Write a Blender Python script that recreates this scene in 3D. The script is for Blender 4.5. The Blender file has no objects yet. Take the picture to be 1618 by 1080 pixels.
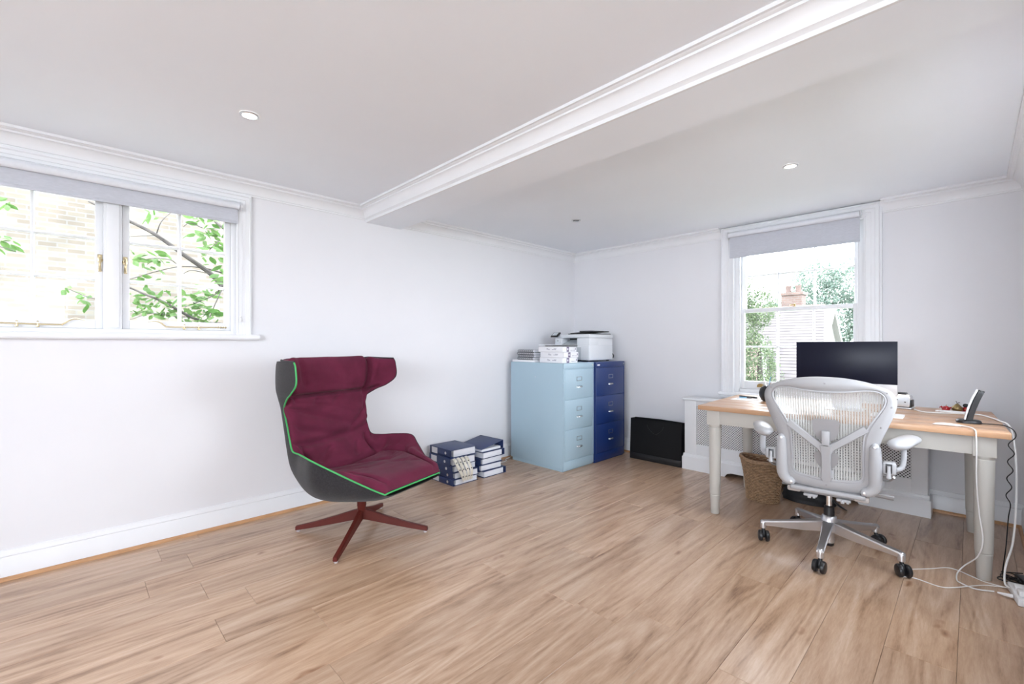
import bpy, bmesh, math, random
import numpy as np
from mathutils import Vector as V, Matrix, noise

D = bpy.data
SC = bpy.context.scene
COL = SC.collection
PI = math.pi
rnd = random.Random(7)

# ------------------------------------------------------------------ camera
cam_d = D.cameras.new('camera'); cam = D.objects.new('camera', cam_d); COL.objects.link(cam)
cam.location = (3.42, -4.41, 1.19)
cam.rotation_euler = (PI/2, 0, math.radians(45.7))
cam_d.sensor_width = 36.0
cam_d.lens = 710.0/1618.0*36.0
cam_d.shift_y = 3.5/1618.0
cam_d.clip_start = 0.02
SC.camera = cam

# ------------------------------------------------------------------ sky, daylight, exposure
world = D.worlds.new('overcast_sky'); SC.world = world; world.use_nodes = True
bg = world.node_tree.nodes['Background']
bg.inputs['Color'].default_value = (0.87, 0.93, 1.0, 1)
bg.inputs['Strength'].default_value = 9.0
SC.view_settings.view_transform = 'Standard'
SC.view_settings.look = 'None'
SC.view_settings.gamma = 1.0
SC.view_settings.use_curve_mapping = False
SC.view_settings.exposure = 0.16

XRW = 3.98
def area_light(name, loc, rot, sx, sy, watts, col=(0.83, 0.905, 1.0)):
    l = D.lights.new(name, 'AREA'); l.shape = 'RECTANGLE'; l.size = sx; l.size_y = sy
    l.energy = watts; l.color = col
    o = D.objects.new(name, l); COL.objects.link(o); o.location = loc; o.rotation_euler = rot
    return o
# added area lights at invented windows out of view: south, east and right-hand walls
DN = math.radians(76)   # added lights slant downward, as skylight would
area_light('south_window_daylight', (2.75, -7.30, 1.5), (DN, 0, 0), 1.3, 1.2, 50)
area_light('south_window_daylight', (4.55, -7.30, 1.5), (DN, 0, 0), 1.5, 1.2, 62)
area_light('east_window_daylight', (5.72, -5.2, 1.5), (DN, 0, PI/2), 1.5, 1.2, 3)
area_light('right_window_daylight', (XRW, -1.75, 1.35), (math.radians(40), 0, PI/2), 1.25, 0.9, 24)

# ------------------------------------------------------------------ materials
def nt(name):
    m = D.materials.new(name); m.use_nodes = True
    t = m.node_tree; p = t.nodes['Principled BSDF']
    return m, t, p
def N(t, kind, **kw):
    n = t.nodes.new(kind)
    for k, v in kw.items():
        setattr(n, k, v)
    return n
def ramp(t, stops):
    r = N(t, 'ShaderNodeValToRGB'); e = r.color_ramp.elements
    while len(e) < len(stops): e.new(0.5)
    for i, (p, c) in enumerate(stops):
        e[i].position = p; e[i].color = (*c, 1)
    return r
def mat(name, col, rough=0.5, metal=0.0, var=0.0, vscale=6.0, bump=0.0, bscale=60.0, coat=0.0, sheen=0.0, stretch=None, spec=None):
    m, t, p = nt(name)
    p.inputs['Base Color'].default_value = (*col, 1)
    p.inputs['Roughness'].default_value = rough
    p.inputs['Metallic'].default_value = metal
    if spec is not None: p.inputs['Specular IOR Level'].default_value = spec
    if coat: p.inputs['Coat Weight'].default_value = coat; p.inputs['Coat Roughness'].default_value = 0.1
    if sheen: p.inputs['Sheen Weight'].default_value = sheen
    tc = N(t, 'ShaderNodeTexCoord'); src = tc.outputs['Object']
    if stretch:
        mp = N(t, 'ShaderNodeMapping'); mp.inputs['Scale'].default_value = stretch
        t.links.new(src, mp.inputs['Vector']); src = mp.outputs['Vector']
    n1 = N(t, 'ShaderNodeTexNoise'); n1.inputs['Scale'].default_value = vscale; n1.inputs['Detail'].default_value = 4
    t.links.new(src, n1.inputs['Vector'])
    v = max(var, 0.015)
    r = ramp(t, [(0.3, tuple(c*(1-v) for c in col)), (0.7, tuple(min(1, c*(1+v)) for c in col))])
    t.links.new(n1.outputs['Fac'], r.inputs['Fac']); t.links.new(r.outputs['Color'], p.inputs['Base Color'])
    if bump:
        n2 = N(t, 'ShaderNodeTexNoise'); n2.inputs['Scale'].default_value = bscale; n2.inputs['Detail'].default_value = 6
        t.links.new(src, n2.inputs['Vector'])
        b = N(t, 'ShaderNodeBump'); b.inputs['Strength'].default_value = bump; b.inputs['Distance'].default_value = 0.004
        t.links.new(n2.outputs['Fac'], b.inputs['Height']); t.links.new(b.outputs['Normal'], p.inputs['Normal'])
    return m
def emit(name, col, s):
    m, t, p = nt(name)
    p.inputs['Base Color'].default_value = (*col, 1)
    p.inputs['Emission Color'].default_value = (*col, 1); p.inputs['Emission Strength'].default_value = s
    return m
def glass_mat(name, tint=(1, 1, 1), refl=0.012):
    m, t, p = nt(name); t.nodes.remove(p); out = t.nodes['Material Output']
    tr = N(t, 'ShaderNodeBsdfTransparent'); tr.inputs['Color'].default_value = (*tint, 1)
    gl = N(t, 'ShaderNodeBsdfGlossy'); gl.inputs['Roughness'].default_value = 0.02
    mx = N(t, 'ShaderNodeMixShader'); mx.inputs['Fac'].default_value = refl
    t.links.new(tr.outputs[0], mx.inputs[1]); t.links.new(gl.outputs[0], mx.inputs[2]); t.links.new(mx.outputs[0], out.inputs['Surface'])
    return m
def wood_mat(name, stops, rough, sx, sy, sz, rand=0.10, knots=True, coat=0.0):
    """plank wood: grain runs along the local axis with the small scale"""
    m, t, p = nt(name)
    tc = N(t, 'ShaderNodeTexCoord'); oi = N(t, 'ShaderNodeObjectInfo')
    ml = N(t, 'ShaderNodeVectorMath', operation='SCALE'); ml.inputs['Scale'].default_value = 37.0
    cb = N(t, 'ShaderNodeCombineXYZ')
    t.links.new(oi.outputs['Random'], cb.inputs[0]); t.links.new(oi.outputs['Random'], cb.inputs[1]); t.links.new(oi.outputs['Random'], cb.inputs[2])
    t.links.new(cb.outputs[0], ml.inputs[0])
    ad = N(t, 'ShaderNodeVectorMath', operation='ADD')
    t.links.new(tc.outputs['Object'], ad.inputs[0]); t.links.new(ml.outputs[0], ad.inputs[1])
    def mapped(f):
        mp = N(t, 'ShaderNodeMapping'); mp.inputs['Scale'].default_value = (sx*f, sy*f, sz*f)
        t.links.new(ad.outputs[0], mp.inputs['Vector']); return mp
    n1 = N(t, 'ShaderNodeTexNoise'); n1.inputs['Scale'].default_value = 1.0; n1.inputs['Detail'].default_value = 5; n1.inputs['Distortion'].default_value = 1.6
    t.links.new(mapped(1.0).outputs[0], n1.inputs['Vector'])
    n2 = N(t, 'ShaderNodeTexNoise'); n2.inputs['Scale'].default_value = 1.0; n2.inputs['Detail'].default_value = 6; n2.inputs['Roughness'].default_value = 0.7
    t.links.new(mapped(13.0).outputs[0], n2.inputs['Vector'])
    mx = N(t, 'ShaderNodeMix'); mx.data_type = 'FLOAT'; mx.inputs[0].default_value = 0.38
    t.links.new(n1.outputs['Fac'], mx.inputs[2]); t.links.new(n2.outputs['Fac'], mx.inputs[3])
    # cathedral figure: contour lines of a slow noise stretched along the grain
    nc = N(t, 'ShaderNodeTexNoise'); nc.inputs['Scale'].default_value = 1.0; nc.inputs['Detail'].default_value = 1.5; nc.inputs['Distortion'].default_value = 0.4
    t.links.new(mapped(0.42).outputs[0], nc.inputs['Vector'])
    m1 = N(t, 'ShaderNodeMath', operation='MULTIPLY'); m1.inputs[1].default_value = 75.0; t.links.new(nc.outputs['Fac'], m1.inputs[0])
    m2 = N(t, 'ShaderNodeMath', operation='SINE'); t.links.new(m1.outputs[0], m2.inputs[0])
    m3 = N(t, 'ShaderNodeMath', operation='MULTIPLY_ADD'); m3.inputs[1].default_value = 0.5; m3.inputs[2].default_value = 0.5; t.links.new(m2.outputs[0], m3.inputs[0])
    mw = N(t, 'ShaderNodeMix'); mw.data_type = 'FLOAT'; mw.inputs[0].default_value = 0.10
    t.links.new(mx.outputs[0], mw.inputs[2]); t.links.new(m3.outputs[0], mw.inputs[3])
    r = ramp(t, stops); t.links.new(mw.outputs[0], r.inputs['Fac'])
    last = r.outputs['Color']
    if knots:
        mp = mapped(1.0); mp.inputs['Scale'].default_value = (5.0 if sx >= sy else 1.6, 1.6 if sx >= sy else 5.0, 3)
        vo = N(t, 'ShaderNodeTexVoronoi'); vo.inputs['Scale'].default_value = 1.25
        nd = N(t, 'ShaderNodeTexNoise'); nd.inputs['Scale'].default_value = 6.0
        t.links.new(ad.outputs[0], nd.inputs['Vector'])
        wv = N(t, 'ShaderNodeVectorMath', operation='MULTIPLY_ADD'); wv.inputs[1].default_value = (0.5, 0.5, 0.5)
        t.links.new(nd.outputs['Color'], wv.inputs[0]); t.links.new(mp.outputs[0], wv.inputs[2])
        t.links.new(wv.outputs[0], vo.inputs['Vector'])
        rk = ramp(t, [(0.0, (0.42, 0.32, 0.27)), (0.05, (0.72, 0.62, 0.56)), (0.12, (1, 1, 1))])
        t.links.new(vo.outputs['Distance'], rk.inputs['Fac'])
        mk = N(t, 'ShaderNodeMix'); mk.data_type = 'RGBA'; mk.blend_type = 'MULTIPLY'; mk.inputs[0].default_value = 1.0
        t.links.new(last, mk.inputs[6]); t.links.new(rk.outputs['Color'], mk.inputs[7]); last = mk.outputs[2]
    hs = N(t, 'ShaderNodeHueSaturation')
    mr = N(t, 'ShaderNodeMapRange'); mr.inputs[3].default_value = 1-rand; mr.inputs[4].default_value = 1+rand
    t.links.new(oi.outputs['Random'], mr.inputs[0]); t.links.new(mr.outputs[0], hs.inputs['Value']); t.links.new(last, hs.inputs['Color'])
    t.links.new(hs.outputs[0], p.inputs['Base Color'])
    p.inputs['Roughness'].default_value = rough
    if coat: p.inputs['Coat Weight'].default_value = coat; p.inputs['Coat Roughness'].default_value = 0.18
    b = N(t, 'ShaderNodeBump'); b.inputs['Strength'].default_value = 0.08; b.inputs['Distance'].default_value = 0.002
    t.links.new(n2.outputs['Fac'], b.inputs['Height']); t.links.new(b.outputs['Normal'], p.inputs['Normal'])
    return m
def brick_mat(name, c1, c2, mortar, scale, w=0.5, h=0.25, msize=0.02):
    m, t, p = nt(name)
    tc = N(t, 'ShaderNodeTexCoord'); mp = N(t, 'ShaderNodeMapping')
    mp.inputs['Rotation'].default_value = (PI/2, 0, PI/2)
    sp = N(t, 'ShaderNodeSeparateXYZ'); cb = N(t, 'ShaderNodeCombineXYZ')
    t.links.new(tc.outputs['Object'], sp.inputs[0])
    ad = N(t, 'ShaderNodeMath', operation='ADD'); t.links.new(sp.outputs[0], ad.inputs[0]); t.links.new(sp.outputs[1], ad.inputs[1])
    t.links.new(ad.outputs[0], cb.inputs[0]); t.links.new(sp.outputs[2], cb.inputs[1])
    br = N(t, 'ShaderNodeTexBrick'); br.inputs['Scale'].default_value = scale
    br.inputs['Color1'].default_value = (*c1, 1); br.inputs['Color2'].default_value = (*c2, 1); br.inputs['Mortar'].default_value = (*mortar, 1)
    br.inputs['Brick Width'].default_value = w; br.inputs['Row Height'].default_value = h; br.inputs['Mortar Size'].default_value = msize
    t.links.new(cb.outputs[0], br.inputs['Vector'])
    n = N(t, 'ShaderNodeTexNoise'); n.inputs['Scale'].default_value = 2.2; t.links.new(tc.outputs['Object'], n.inputs['Vector'])
    r = ramp(t, [(0.3, (0.75, 0.75, 0.75)), (0.65, (1, 1, 1))]); t.links.new(n.outputs['Fac'], r.inputs['Fac'])
    mk = N(t, 'ShaderNodeMix'); mk.data_type = 'RGBA'; mk.blend_type = 'MULTIPLY'; mk.inputs[0].default_value = 1.0
    t.links.new(br.outputs['Color'], mk.inputs[6]); t.links.new(r.outputs['Color'], mk.inputs[7])
    t.links.new(mk.outputs[2], p.inputs['Base Color']); p.inputs['Roughness'].default_value = 0.9
    return m
def mesh_weave(name, col):
    """open elastic weave: vertical cords with gaps"""
    m, t, p = nt(name); out = t.nodes['Material Output']
    p.inputs['Base Color'].default_value = (*col, 1); p.inputs['Roughness'].default_value = 0.55
    tc = N(t, 'ShaderNodeTexCoord')
    w = N(t, 'ShaderNodeTexWave'); w.bands_direction = 'X'; w.inputs['Scale'].default_value = 26; w.inputs['Distortion'].default_value = 0.6; w.inputs['Detail Scale'].default_value = 6
    t.links.new(tc.outputs['Object'], w.inputs['Vector'])
    r = ramp(t, [(0.25, (0.30, 0.30, 0.30)), (0.7, (0.90, 0.90, 0.90))]); t.links.new(w.outputs['Fac'], r.inputs['Fac'])
    tr = N(t, 'ShaderNodeBsdfTransparent'); mx = N(t, 'ShaderNodeMixShader')
    t.links.new(r.outputs['Color'], mx.inputs['Fac']); t.links.new(tr.outputs[0], mx.inputs[1]); t.links.new(p.outputs[0], mx.inputs[2])
    t.links.new(mx.outputs[0], out.inputs['Surface'])
    return m
def leaf_mat(name, c1, c2, trans=0.35):
    m, t, p = nt(name); out = t.nodes['Material Output']
    oi = N(t, 'ShaderNodeObjectInfo'); g = N(t, 'ShaderNodeNewGeometry')
    ad = N(t, 'ShaderNodeMath', operation='ADD'); t.links.new(oi.outputs['Random'], ad.inputs[0]); t.links.new(g.outputs['Random Per Island'], ad.inputs[1])
    fr = N(t, 'ShaderNodeMath', operation='FRACT'); t.links.new(ad.outputs[0], fr.inputs[0])
    r = ramp(t, [(0, c1), (1, c2)]); t.links.new(fr.outputs[0], r.inputs['Fac'])
    t.links.new(r.outputs['Color'], p.inputs['Base Color']); p.inputs['Roughness'].default_value = 0.6
    tl = N(t, 'ShaderNodeBsdfTranslucent'); t.links.new(r.outputs['Color'], tl.inputs['Color'])
    mx = N(t, 'ShaderNodeMixShader'); mx.inputs['Fac'].default_value = trans
    t.links.new(p.outputs[0], mx.inputs[1]); t.links.new(tl.outputs[0], mx.inputs[2]); t.links.new(mx.outputs[0], out.inputs['Surface'])
    return m

M = {}
M['wall'] = mat('wall_paint', (0.79, 0.785, 0.81), 0.75, var=0.012, vscale=1.5, bump=0.03, bscale=180)
M['ceil'] = mat('ceiling_paint', (0.875, 0.905, 0.955), 0.85, var=0.01, vscale=1.2)
M['trim'] = mat('gloss_trim_paint', (0.82, 0.825, 0.845), 0.38, var=0.01)
M['plank'] = wood_mat('oak_laminate', [(0.30, (0.22, 0.120, 0.068)), (0.43, (0.42, 0.265, 0.168)), (0.55, (0.52, 0.350, 0.236)), (0.70, (0.63, 0.465, 0.350))], 0.30, 11, 1.1, 8, rand=0.07, coat=0.25)
M['subfloor'] = mat('plank_joint', (0.10, 0.055, 0.03), 0.8)
M['bead'] = mat('oak_bead', (0.50, 0.27, 0.13), 0.45, var=0.15, vscale=12, stretch=(8, 1, 8))
M['glass'] = glass_mat('window_glass')
M['brass'] = mat('polished_brass', (0.72, 0.60, 0.38), 0.22, 1.0)
M['brassdark'] = mat('aged_brass', (0.42, 0.29, 0.12), 0.35, 1.0)
M['blind'] = mat('blind_fabric_shaded', (0.55, 0.56, 0.61), 0.9, var=0.05, vscale=40, bump=0.1, bscale=300, stretch=(1, 1, 6))  # hanging cloth greyed to imitate the shade below the roll
M['blind_roll'] = mat('blind_roll_fabric', (0.74, 0.75, 0.79), 0.85, var=0.02, vscale=40)  # same cloth, lightened to imitate light falling on the roll
M['plastic_w'] = mat('white_plastic', (0.82, 0.82, 0.84), 0.35)
M['steel'] = mat('brushed_steel', (0.68, 0.68, 0.70), 0.28, 1.0)
M['chrome'] = mat('chrome', (0.85, 0.85, 0.86), 0.12, 1.0)
M['lamp'] = emit('downlight_lens', (1.0, 0.93, 0.82), 9.0)
M['lamp_off'] = mat('unlit_lamp_lens', (0.10, 0.10, 0.11), 0.25)
M['burgundy'] = mat('burgundy_wool', (0.120, 0.018, 0.042), 0.92, var=0.16, vscale=9, bump=0.35, bscale=420, sheen=0.06, spec=0.12)
M['charcoal'] = mat('charcoal_felt', (0.032, 0.030, 0.033), 0.95, var=0.25, vscale=120, bump=0.4, bscale=500, sheen=0.15, spec=0.15)
M['green'] = mat('green_piping', (0.045, 0.36, 0.10), 0.6)
M['rust'] = mat('rust_red_powder_coat', (0.105, 0.016, 0.011), 0.5, spec=0.3)
M['clear'] = mat('clear_plastic_glide', (0.55, 0.50, 0.50), 0.2)
M['ltblue'] = mat('pale_blue_enamel', (0.39, 0.53, 0.62), 0.38, var=0.01, vscale=2)
M['navy'] = mat('navy_enamel', (0.012, 0.035, 0.155), 0.28, var=0.02, vscale=2)
M['navyb'] = mat('navy_binder_board', (0.022, 0.040, 0.125), 0.42, var=0.08, vscale=20)
M['paper'] = mat('paper_block', (0.78, 0.79, 0.84), 0.8, var=0.06, vscale=10, bump=0.25, bscale=60, stretch=(1, 1, 60))
M['paperw'] = mat('white_paper', (0.84, 0.84, 0.87), 0.7)
M['comb'] = mat('ivory_plastic', (0.70, 0.66, 0.57), 0.4)
M['nickel'] = mat('dull_nickel', (0.36, 0.36, 0.37), 0.3, 1.0)
M['bronze'] = mat('dark_bronze', (0.26, 0.19, 0.09), 0.4, 0.9)
M['label'] = mat('spine_label', (0.72, 0.73, 0.77), 0.6)
M['black'] = mat('black_plastic', (0.014, 0.014, 0.016), 0.35)
M['blackmatte'] = mat('black_card', (0.010, 0.010, 0.012), 0.6, var=0.1)
M['screen'] = mat('dark_screen_glass', (0.003, 0.004, 0.014), 0.33, spec=0.25)
M['alu'] = mat('anodised_aluminium', (0.74, 0.75, 0.77), 0.30, 0.85)
M['purple'] = mat('ream_band_print', (0.16, 0.12, 0.22), 0.5)
M['print'] = mat('grey_print', (0.25, 0.24, 0.32), 0.6)
M['printer'] = mat('printer_white', (0.76, 0.78, 0.81), 0.4)
M['printerg'] = mat('printer_grey', (0.56, 0.60, 0.64), 0.42)
M['cream'] = mat('putty_painted_wood', (0.545, 0.525, 0.485), 0.42, var=0.02, vscale=3)
M['desktop'] = wood_mat('oiled_oak_top', [(0.2, (0.36, 0.185, 0.095)), (0.5, (0.50, 0.290, 0.165)), (0.8, (0.60, 0.385, 0.245))], 0.33, 1.0, 9, 9, rand=0.08, knots=False, coat=0.15)
M['dark'] = mat('dark_void', (0.006, 0.006, 0.007), 0.9)  # near-black, stands in for the shade inside the radiator cover
M['wicker'] = mat('woven_wicker', (0.30, 0.185, 0.105), 0.6, var=0.38, vscale=45, bump=0.3, bscale=120)
M['wickerd'] = mat('wicker_stake', (0.20, 0.10, 0.05), 0.7, var=0.2, vscale=30)
M['chair'] = mat('pale_grey_nylon', (0.39, 0.385, 0.395), 0.42)
M['chairl'] = mat('light_grey_nylon', (0.45, 0.45, 0.465), 0.36)
M['chairm'] = mat('mid_grey_nylon', (0.32, 0.31, 0.315), 0.5)
M['taupe'] = mat('taupe_plastic', (0.42, 0.38, 0.36), 0.5)
M['weave'] = mesh_weave('suspension_weave', (0.56, 0.56, 0.545))
M['polished'] = mat('satin_aluminium', (0.66, 0.66, 0.68), 0.28, 0.9)
M['red'] = mat('red_enamel', (0.40, 0.015, 0.02), 0.3)
M['bluepen'] = mat('pale_blue_plastic', (0.20, 0.42, 0.60), 0.4)
M['cable_w'] = mat('white_cable', (0.80, 0.79, 0.78), 0.45)
M['cable_b'] = mat('black_cable', (0.012, 0.012, 0.013), 0.45)
M['bark'] = mat('branch_bark', (0.085, 0.075, 0.07), 0.9, var=0.35, vscale=14, bump=0.5, bscale=40)
M['leaf'] = leaf_mat('cherry_leaf', (0.075, 0.170, 0.040), (0.165, 0.28, 0.095), 0.45)
M['leafd'] = leaf_mat('evergreen_leaf', (0.07, 0.11, 0.06), (0.19, 0.24, 0.13), 0.35)  # greens lightened to put haze and window bloom into the colour
M['leafb'] = leaf_mat('distant_leaf', (0.12, 0.18, 0.15), (0.21, 0.265, 0.21), 0.35)  # lightened likewise, haze over the far trees painted in
M['brickpale'] = brick_mat('pale_stock_brick', (0.240, 0.220, 0.178), (0.172, 0.145, 0.116), (0.215, 0.208, 0.194), 1.0, 0.225, 0.0775, 0.010)
M['brickred'] = brick_mat('red_brick', (0.20, 0.135, 0.115), (0.17, 0.115, 0.098), (0.20, 0.18, 0.165), 1.0, 0.225, 0.075, 0.010)
M['tile'] = mat('clay_tile', (0.125, 0.113, 0.113), 0.85, var=0.2, vscale=3)
M['tiler'] = mat('red_clay_tile', (0.150, 0.108, 0.095), 0.85, var=0.2, vscale=3)
M['render_w'] = mat('white_render', (0.30, 0.295, 0.285), 0.9)
M['ground'] = mat('garden_ground', (0.12, 0.14, 0.08), 0.95, var=0.3, vscale=1.0)

# ------------------------------------------------------------------ mesh building
class MB:
    def __init__(s): s.bm = bmesh.new()
    def box(s, x0, x1, y0, y1, z0, z1, bev=0.0, seg=2, rot=None):
        r = bmesh.ops.create_cube(s.bm, size=1.0)
        vs = r['verts']; c = V(((x0+x1)/2, (y0+y1)/2, (z0+z1)/2)); d = (abs(x1-x0), abs(y1-y0), abs(z1-z0))
        for v in vs: v.co = V((v.co.x*d[0], v.co.y*d[1], v.co.z*d[2]))
        if bev > 0:
            es = list({e for v in vs for e in v.link_edges})
            q = bmesh.ops.bevel(s.bm, geom=es, offset=min(bev, min(d)*0.45), segments=seg, affect='EDGES', profile=0.5)
            vs = list({v for f in q['faces'] for v in f.verts} | {v for v in vs if v.is_valid})
            allv = set(vs); stack = list(vs)
            while stack:
                a = stack.pop()
                for e in a.link_edges:
                    b = e.other_vert(a)
                    if b not in allv: allv.add(b); stack.append(b)
            vs = list(allv)
        mt = Matrix.Translation(c) @ (rot.to_4x4() if rot is not None else Matrix.Identity(4))
        for v in vs: v.co = mt @ v.co
        return s
    def tube(s, pts, r, seg=8, cap=True, closed=False, flat=1.0, up=None):
        pts = [V(p) for p in pts]; n = len(pts); rs = r if isinstance(r, (list, tuple)) else [r]*n
        rings = []; prev = None
        for i, p in enumerate(pts):
            if closed: t = pts[(i+1) % n]-pts[i-1]
            else: t = pts[min(i+1, n-1)]-pts[max(i-1, 0)]
            if t.length < 1e-9: t = V((0, 0, 1))
            t.normalize()
            if up is not None: a = V(up) - t*V(up).dot(t)
            elif prev is None:
                a = t.orthogonal()
            else:
                a = prev - t*prev.dot(t)
            if a.length < 1e-6: a = t.orthogonal()
            a.normalize(); prev = a; b = t.cross(a)
            rings.append([s.bm.verts.new(p + (a*math.cos(2*PI*k/seg)*flat + b*math.sin(2*PI*k/seg))*rs[i]) for k in range(seg)])
        m = n if closed else n-1
        for i in range(m):
            A = rings[i]; B = rings[(i+1) % n]
            for k in range(seg): s.bm.faces.new((A[k], A[(k+1) % seg], B[(k+1) % seg], B[k]))
        if cap and not closed:
            s.bm.faces.new(rings[0][::-1]); s.bm.faces.new(rings[-1])
        return s
    def lathe(s, prof, c=(0, 0, 0), seg=24, sx=1.0, sy=1.0, cap=True):
        c = V(c); rings = [[s.bm.verts.new(c+V((r*math.cos(2*PI*k/seg)*sx, r*math.sin(2*PI*k/seg)*sy, z))) for k in range(seg)] for r, z in prof]
        for A, B in zip(rings, rings[1:]):
            for k in range(seg): s.bm.faces.new((A[k], A[(k+1) % seg], B[(k+1) % seg], B[k]))
        if cap: s.bm.faces.new(rings[0][::-1]); s.bm.faces.new(rings[-1])
        return s
    def prism(s, poly, h0, h1, fn):
        """polygon (a,b) extruded from h0 to h1; fn(a,b,h) gives the point"""
        A = [s.bm.verts.new(V(fn(a, b, h0))) for a, b in poly]; B = [s.bm.verts.new(V(fn(a, b, h1))) for a, b in poly]
        n = len(poly); s.bm.faces.new(A[::-1]); s.bm.faces.new(B)
        for k in range(n): s.bm.faces.new((A[k], A[(k+1) % n], B[(k+1) % n], B[k]))
        return s
    def sweep(s, prof, frames, closed=False):
        """prof: list of (d,z) ; frames: list of functions mapping (d,z)->point"""
        R = [[s.bm.verts.new(V(f(d, z))) for d, z in prof] for f in frames]
        n = len(prof)
        for A, B in zip(R, R[1:]):
            for k in range(n): s.bm.faces.new((A[k], A[(k+1) % n], B[(k+1) % n], B[k]))
        s.bm.faces.new(R[0][::-1]); s.bm.faces.new(R[-1])
        return s
    def grid(s, P, wrap=False):
        R = [[s.bm.verts.new(V(p)) for p in row] for row in P]
        for A, B in zip(R, R[1:]):
            n = len(A)
            for k in range(n if wrap else n-1): s.bm.faces.new((A[k], A[(k+1) % n], B[(k+1) % n], B[k]))
        return R
    def quad(s, *p): s.bm.faces.new([s.bm.verts.new(V(q)) for q in p]); return s
    def xform(s, m):
        bmesh.ops.transform(s.bm, matrix=m, verts=s.bm.verts); return s
    def obj(s, name, m, parent=None, ang=40, w=False, loc=None, normals=True):
        if normals: bmesh.ops.recalc_face_normals(s.bm, faces=s.bm.faces)
        me = D.meshes.new(name); s.bm.to_mesh(me); s.bm.free()
        for p in me.polygons: p.use_smooth = True
        me.set_sharp_from_angle(angle=math.radians(ang))
        me.materials.append(m)
        o = D.objects.new(name, me); COL.objects.link(o)
        if loc is not None: o.location = loc
        if parent is not None:
            o.parent = parent
            if w: me.transform(WM[parent.name].inverted())
        WM[o.name] = (WM[parent.name] if (parent is not None) else Matrix.Identity(4)) @ Matrix.Translation(o.location)
        return o
WM = {}
def thing(name, label, cat, loc=(0, 0, 0), rz=0.0, group=None, kind=None):
    o = D.objects.new(name, None); COL.objects.link(o); o.empty_display_size = 0.1
    o.location = loc; o.rotation_euler = (0, 0, rz); WM[o.name] = Matrix.Translation(V(loc)) @ Matrix.Rotation(rz, 4, 'Z')
    if label: o['label'] = label
    if cat: o['category'] = cat
    if group: o['group'] = group
    if kind: o['kind'] = kind
    return o
def tag(o, label, cat, group=None, kind=None):
    if label: o['label'] = label
    if cat: o['category'] = cat
    if group: o['group'] = group
    if kind: o['kind'] = kind
    return o
def struct(o, label): o['kind'] = 'structure'; o['label'] = label; o['category'] = o.name.split('_')[0]; return o
def copy_part(src, parent, loc=None, rot=None, scale=None):
    c = src.copy(); COL.objects.link(c); c.parent = parent
    if loc is not None: c.location = loc
    if rot is not None: c.rotation_euler = rot
    if scale is not None: c.scale = scale
    return c
def cr(pts, n, closed=False):
    P = [np.array(p, float) for p in pts]; out = []; m = len(P)
    segs = m if closed else m-1
    for i in range(segs):
        p0 = P[i-1] if (closed or i > 0) else 2*P[0]-P[1]
        p1 = P[i]; p2 = P[(i+1) % m]
        p3 = P[(i+2) % m] if (closed or i+2 < m) else 2*P[-1]-P[-2]
        for k in range(n):
            t = k/n
            out.append(0.5*((2*p1)+(-p0+p2)*t+(2*p0-5*p1+4*p2-p3)*t*t+(-p0+3*p1-3*p2+p3)*t**3))
    if not closed: out.append(P[-1])
    return [tuple(o) for o in out]
def text_part(body, size, m, parent, loc, rot, name='lettering'):
    c = D.curves.new(name, 'FONT'); c.body = body; c.size = size; c.extrude = 0.0003; c.materials.append(m)
    tmp = D.objects.new(name, c); COL.objects.link(tmp)
    dg = bpy.context.evaluated_depsgraph_get(); me = D.meshes.new_from_object(tmp.evaluated_get(dg))
    D.objects.remove(tmp); o = D.objects.new(name, me); COL.objects.link(o)
    o.parent = parent; o.location = loc; o.rotation_euler = rot
    return o

# ================================================================== THE ROOM
CH = 2.28                      # ceiling height
XR = 3.66                      # short right wall beside the desk; behind it the room widens
XE, YS = 5.6, -7.2             # far east and south walls (behind the camera)
W1 = (-4.87, -3.63, 1.255, 2.10)   # casement opening y0,y1,z0,z1 in the left wall
W2 = (1.86, 2.84, 0.75, 2.20)      # sash opening x0,x1,z0,z1 in the back wall
T = 0.22

def wall_boxes(mb, a0, a1, holes, put):
    """wall panels around rectangular holes (a0,a1,z0,z1)"""
    xs = sorted({a0, a1, *[h[0] for h in holes], *[h[1] for h in holes]})
    for u0, u1 in zip(xs, xs[1:]):
        hs = [h for h in holes if h[0] < (u0+u1)/2 < h[1]]
        if not hs: put(mb, u0, u1, 0, CH+0.1)
        else: put(mb, u0, u1, 0, hs[0][2]); put(mb, u0, u1, hs[0][3], CH+0.1)
    bmesh.ops.remove_doubles(mb.bm, verts=mb.bm.verts, dist=1e-5)
    return mb
wl = wall_boxes(MB(), YS-T, T, [W1], lambda m, a, b, c, d: m.box(-T, 0, a, b, c, d)).obj('wall_left', M['wall'])
struct(wl, 'white painted wall with the casement window')
wb = wall_boxes(MB(), 0, XR+T, [W2], lambda m, a, b, c, d: m.box(a, b, 0, T, c, d)).obj('wall_back', M['wall'])
struct(wb, 'white painted wall with the sash window')
mb = wall_boxes(MB(), -3.0, 0, [(-2.4, -1.1, 0.8, 2.1)], lambda m, a, b, c, d: m.box(XR, XR+T, a, b, c, d)); mb.box(XR+T, XE+T, -3.0, -3.0+T, 0, CH+0.1)  # opening cut for the added window beside the desk
struct(mb.obj('wall_right', M['wall']), 'short white painted return wall beside the desk')
SW = [(2.1, 3.4, 0.9, 2.1), (3.8, 5.3, 0.9, 2.1)]  # openings for the windows added behind the viewer
wf = wall_boxes(MB(), 0, XE+T, SW, lambda m, a, b, c, d: m.box(a, b, YS-T, YS, c, d)).obj('wall_front', M['wall'])
struct(wf, 'white painted wall behind the viewer with two added windows')
we = wall_boxes(MB(), YS, -3.0, [(-5.95, -4.45, 0.9, 2.1)], lambda m, a, b, c, d: m.box(XE, XE+T, a, b, c, d)).obj('wall_east', M['wall'])
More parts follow.
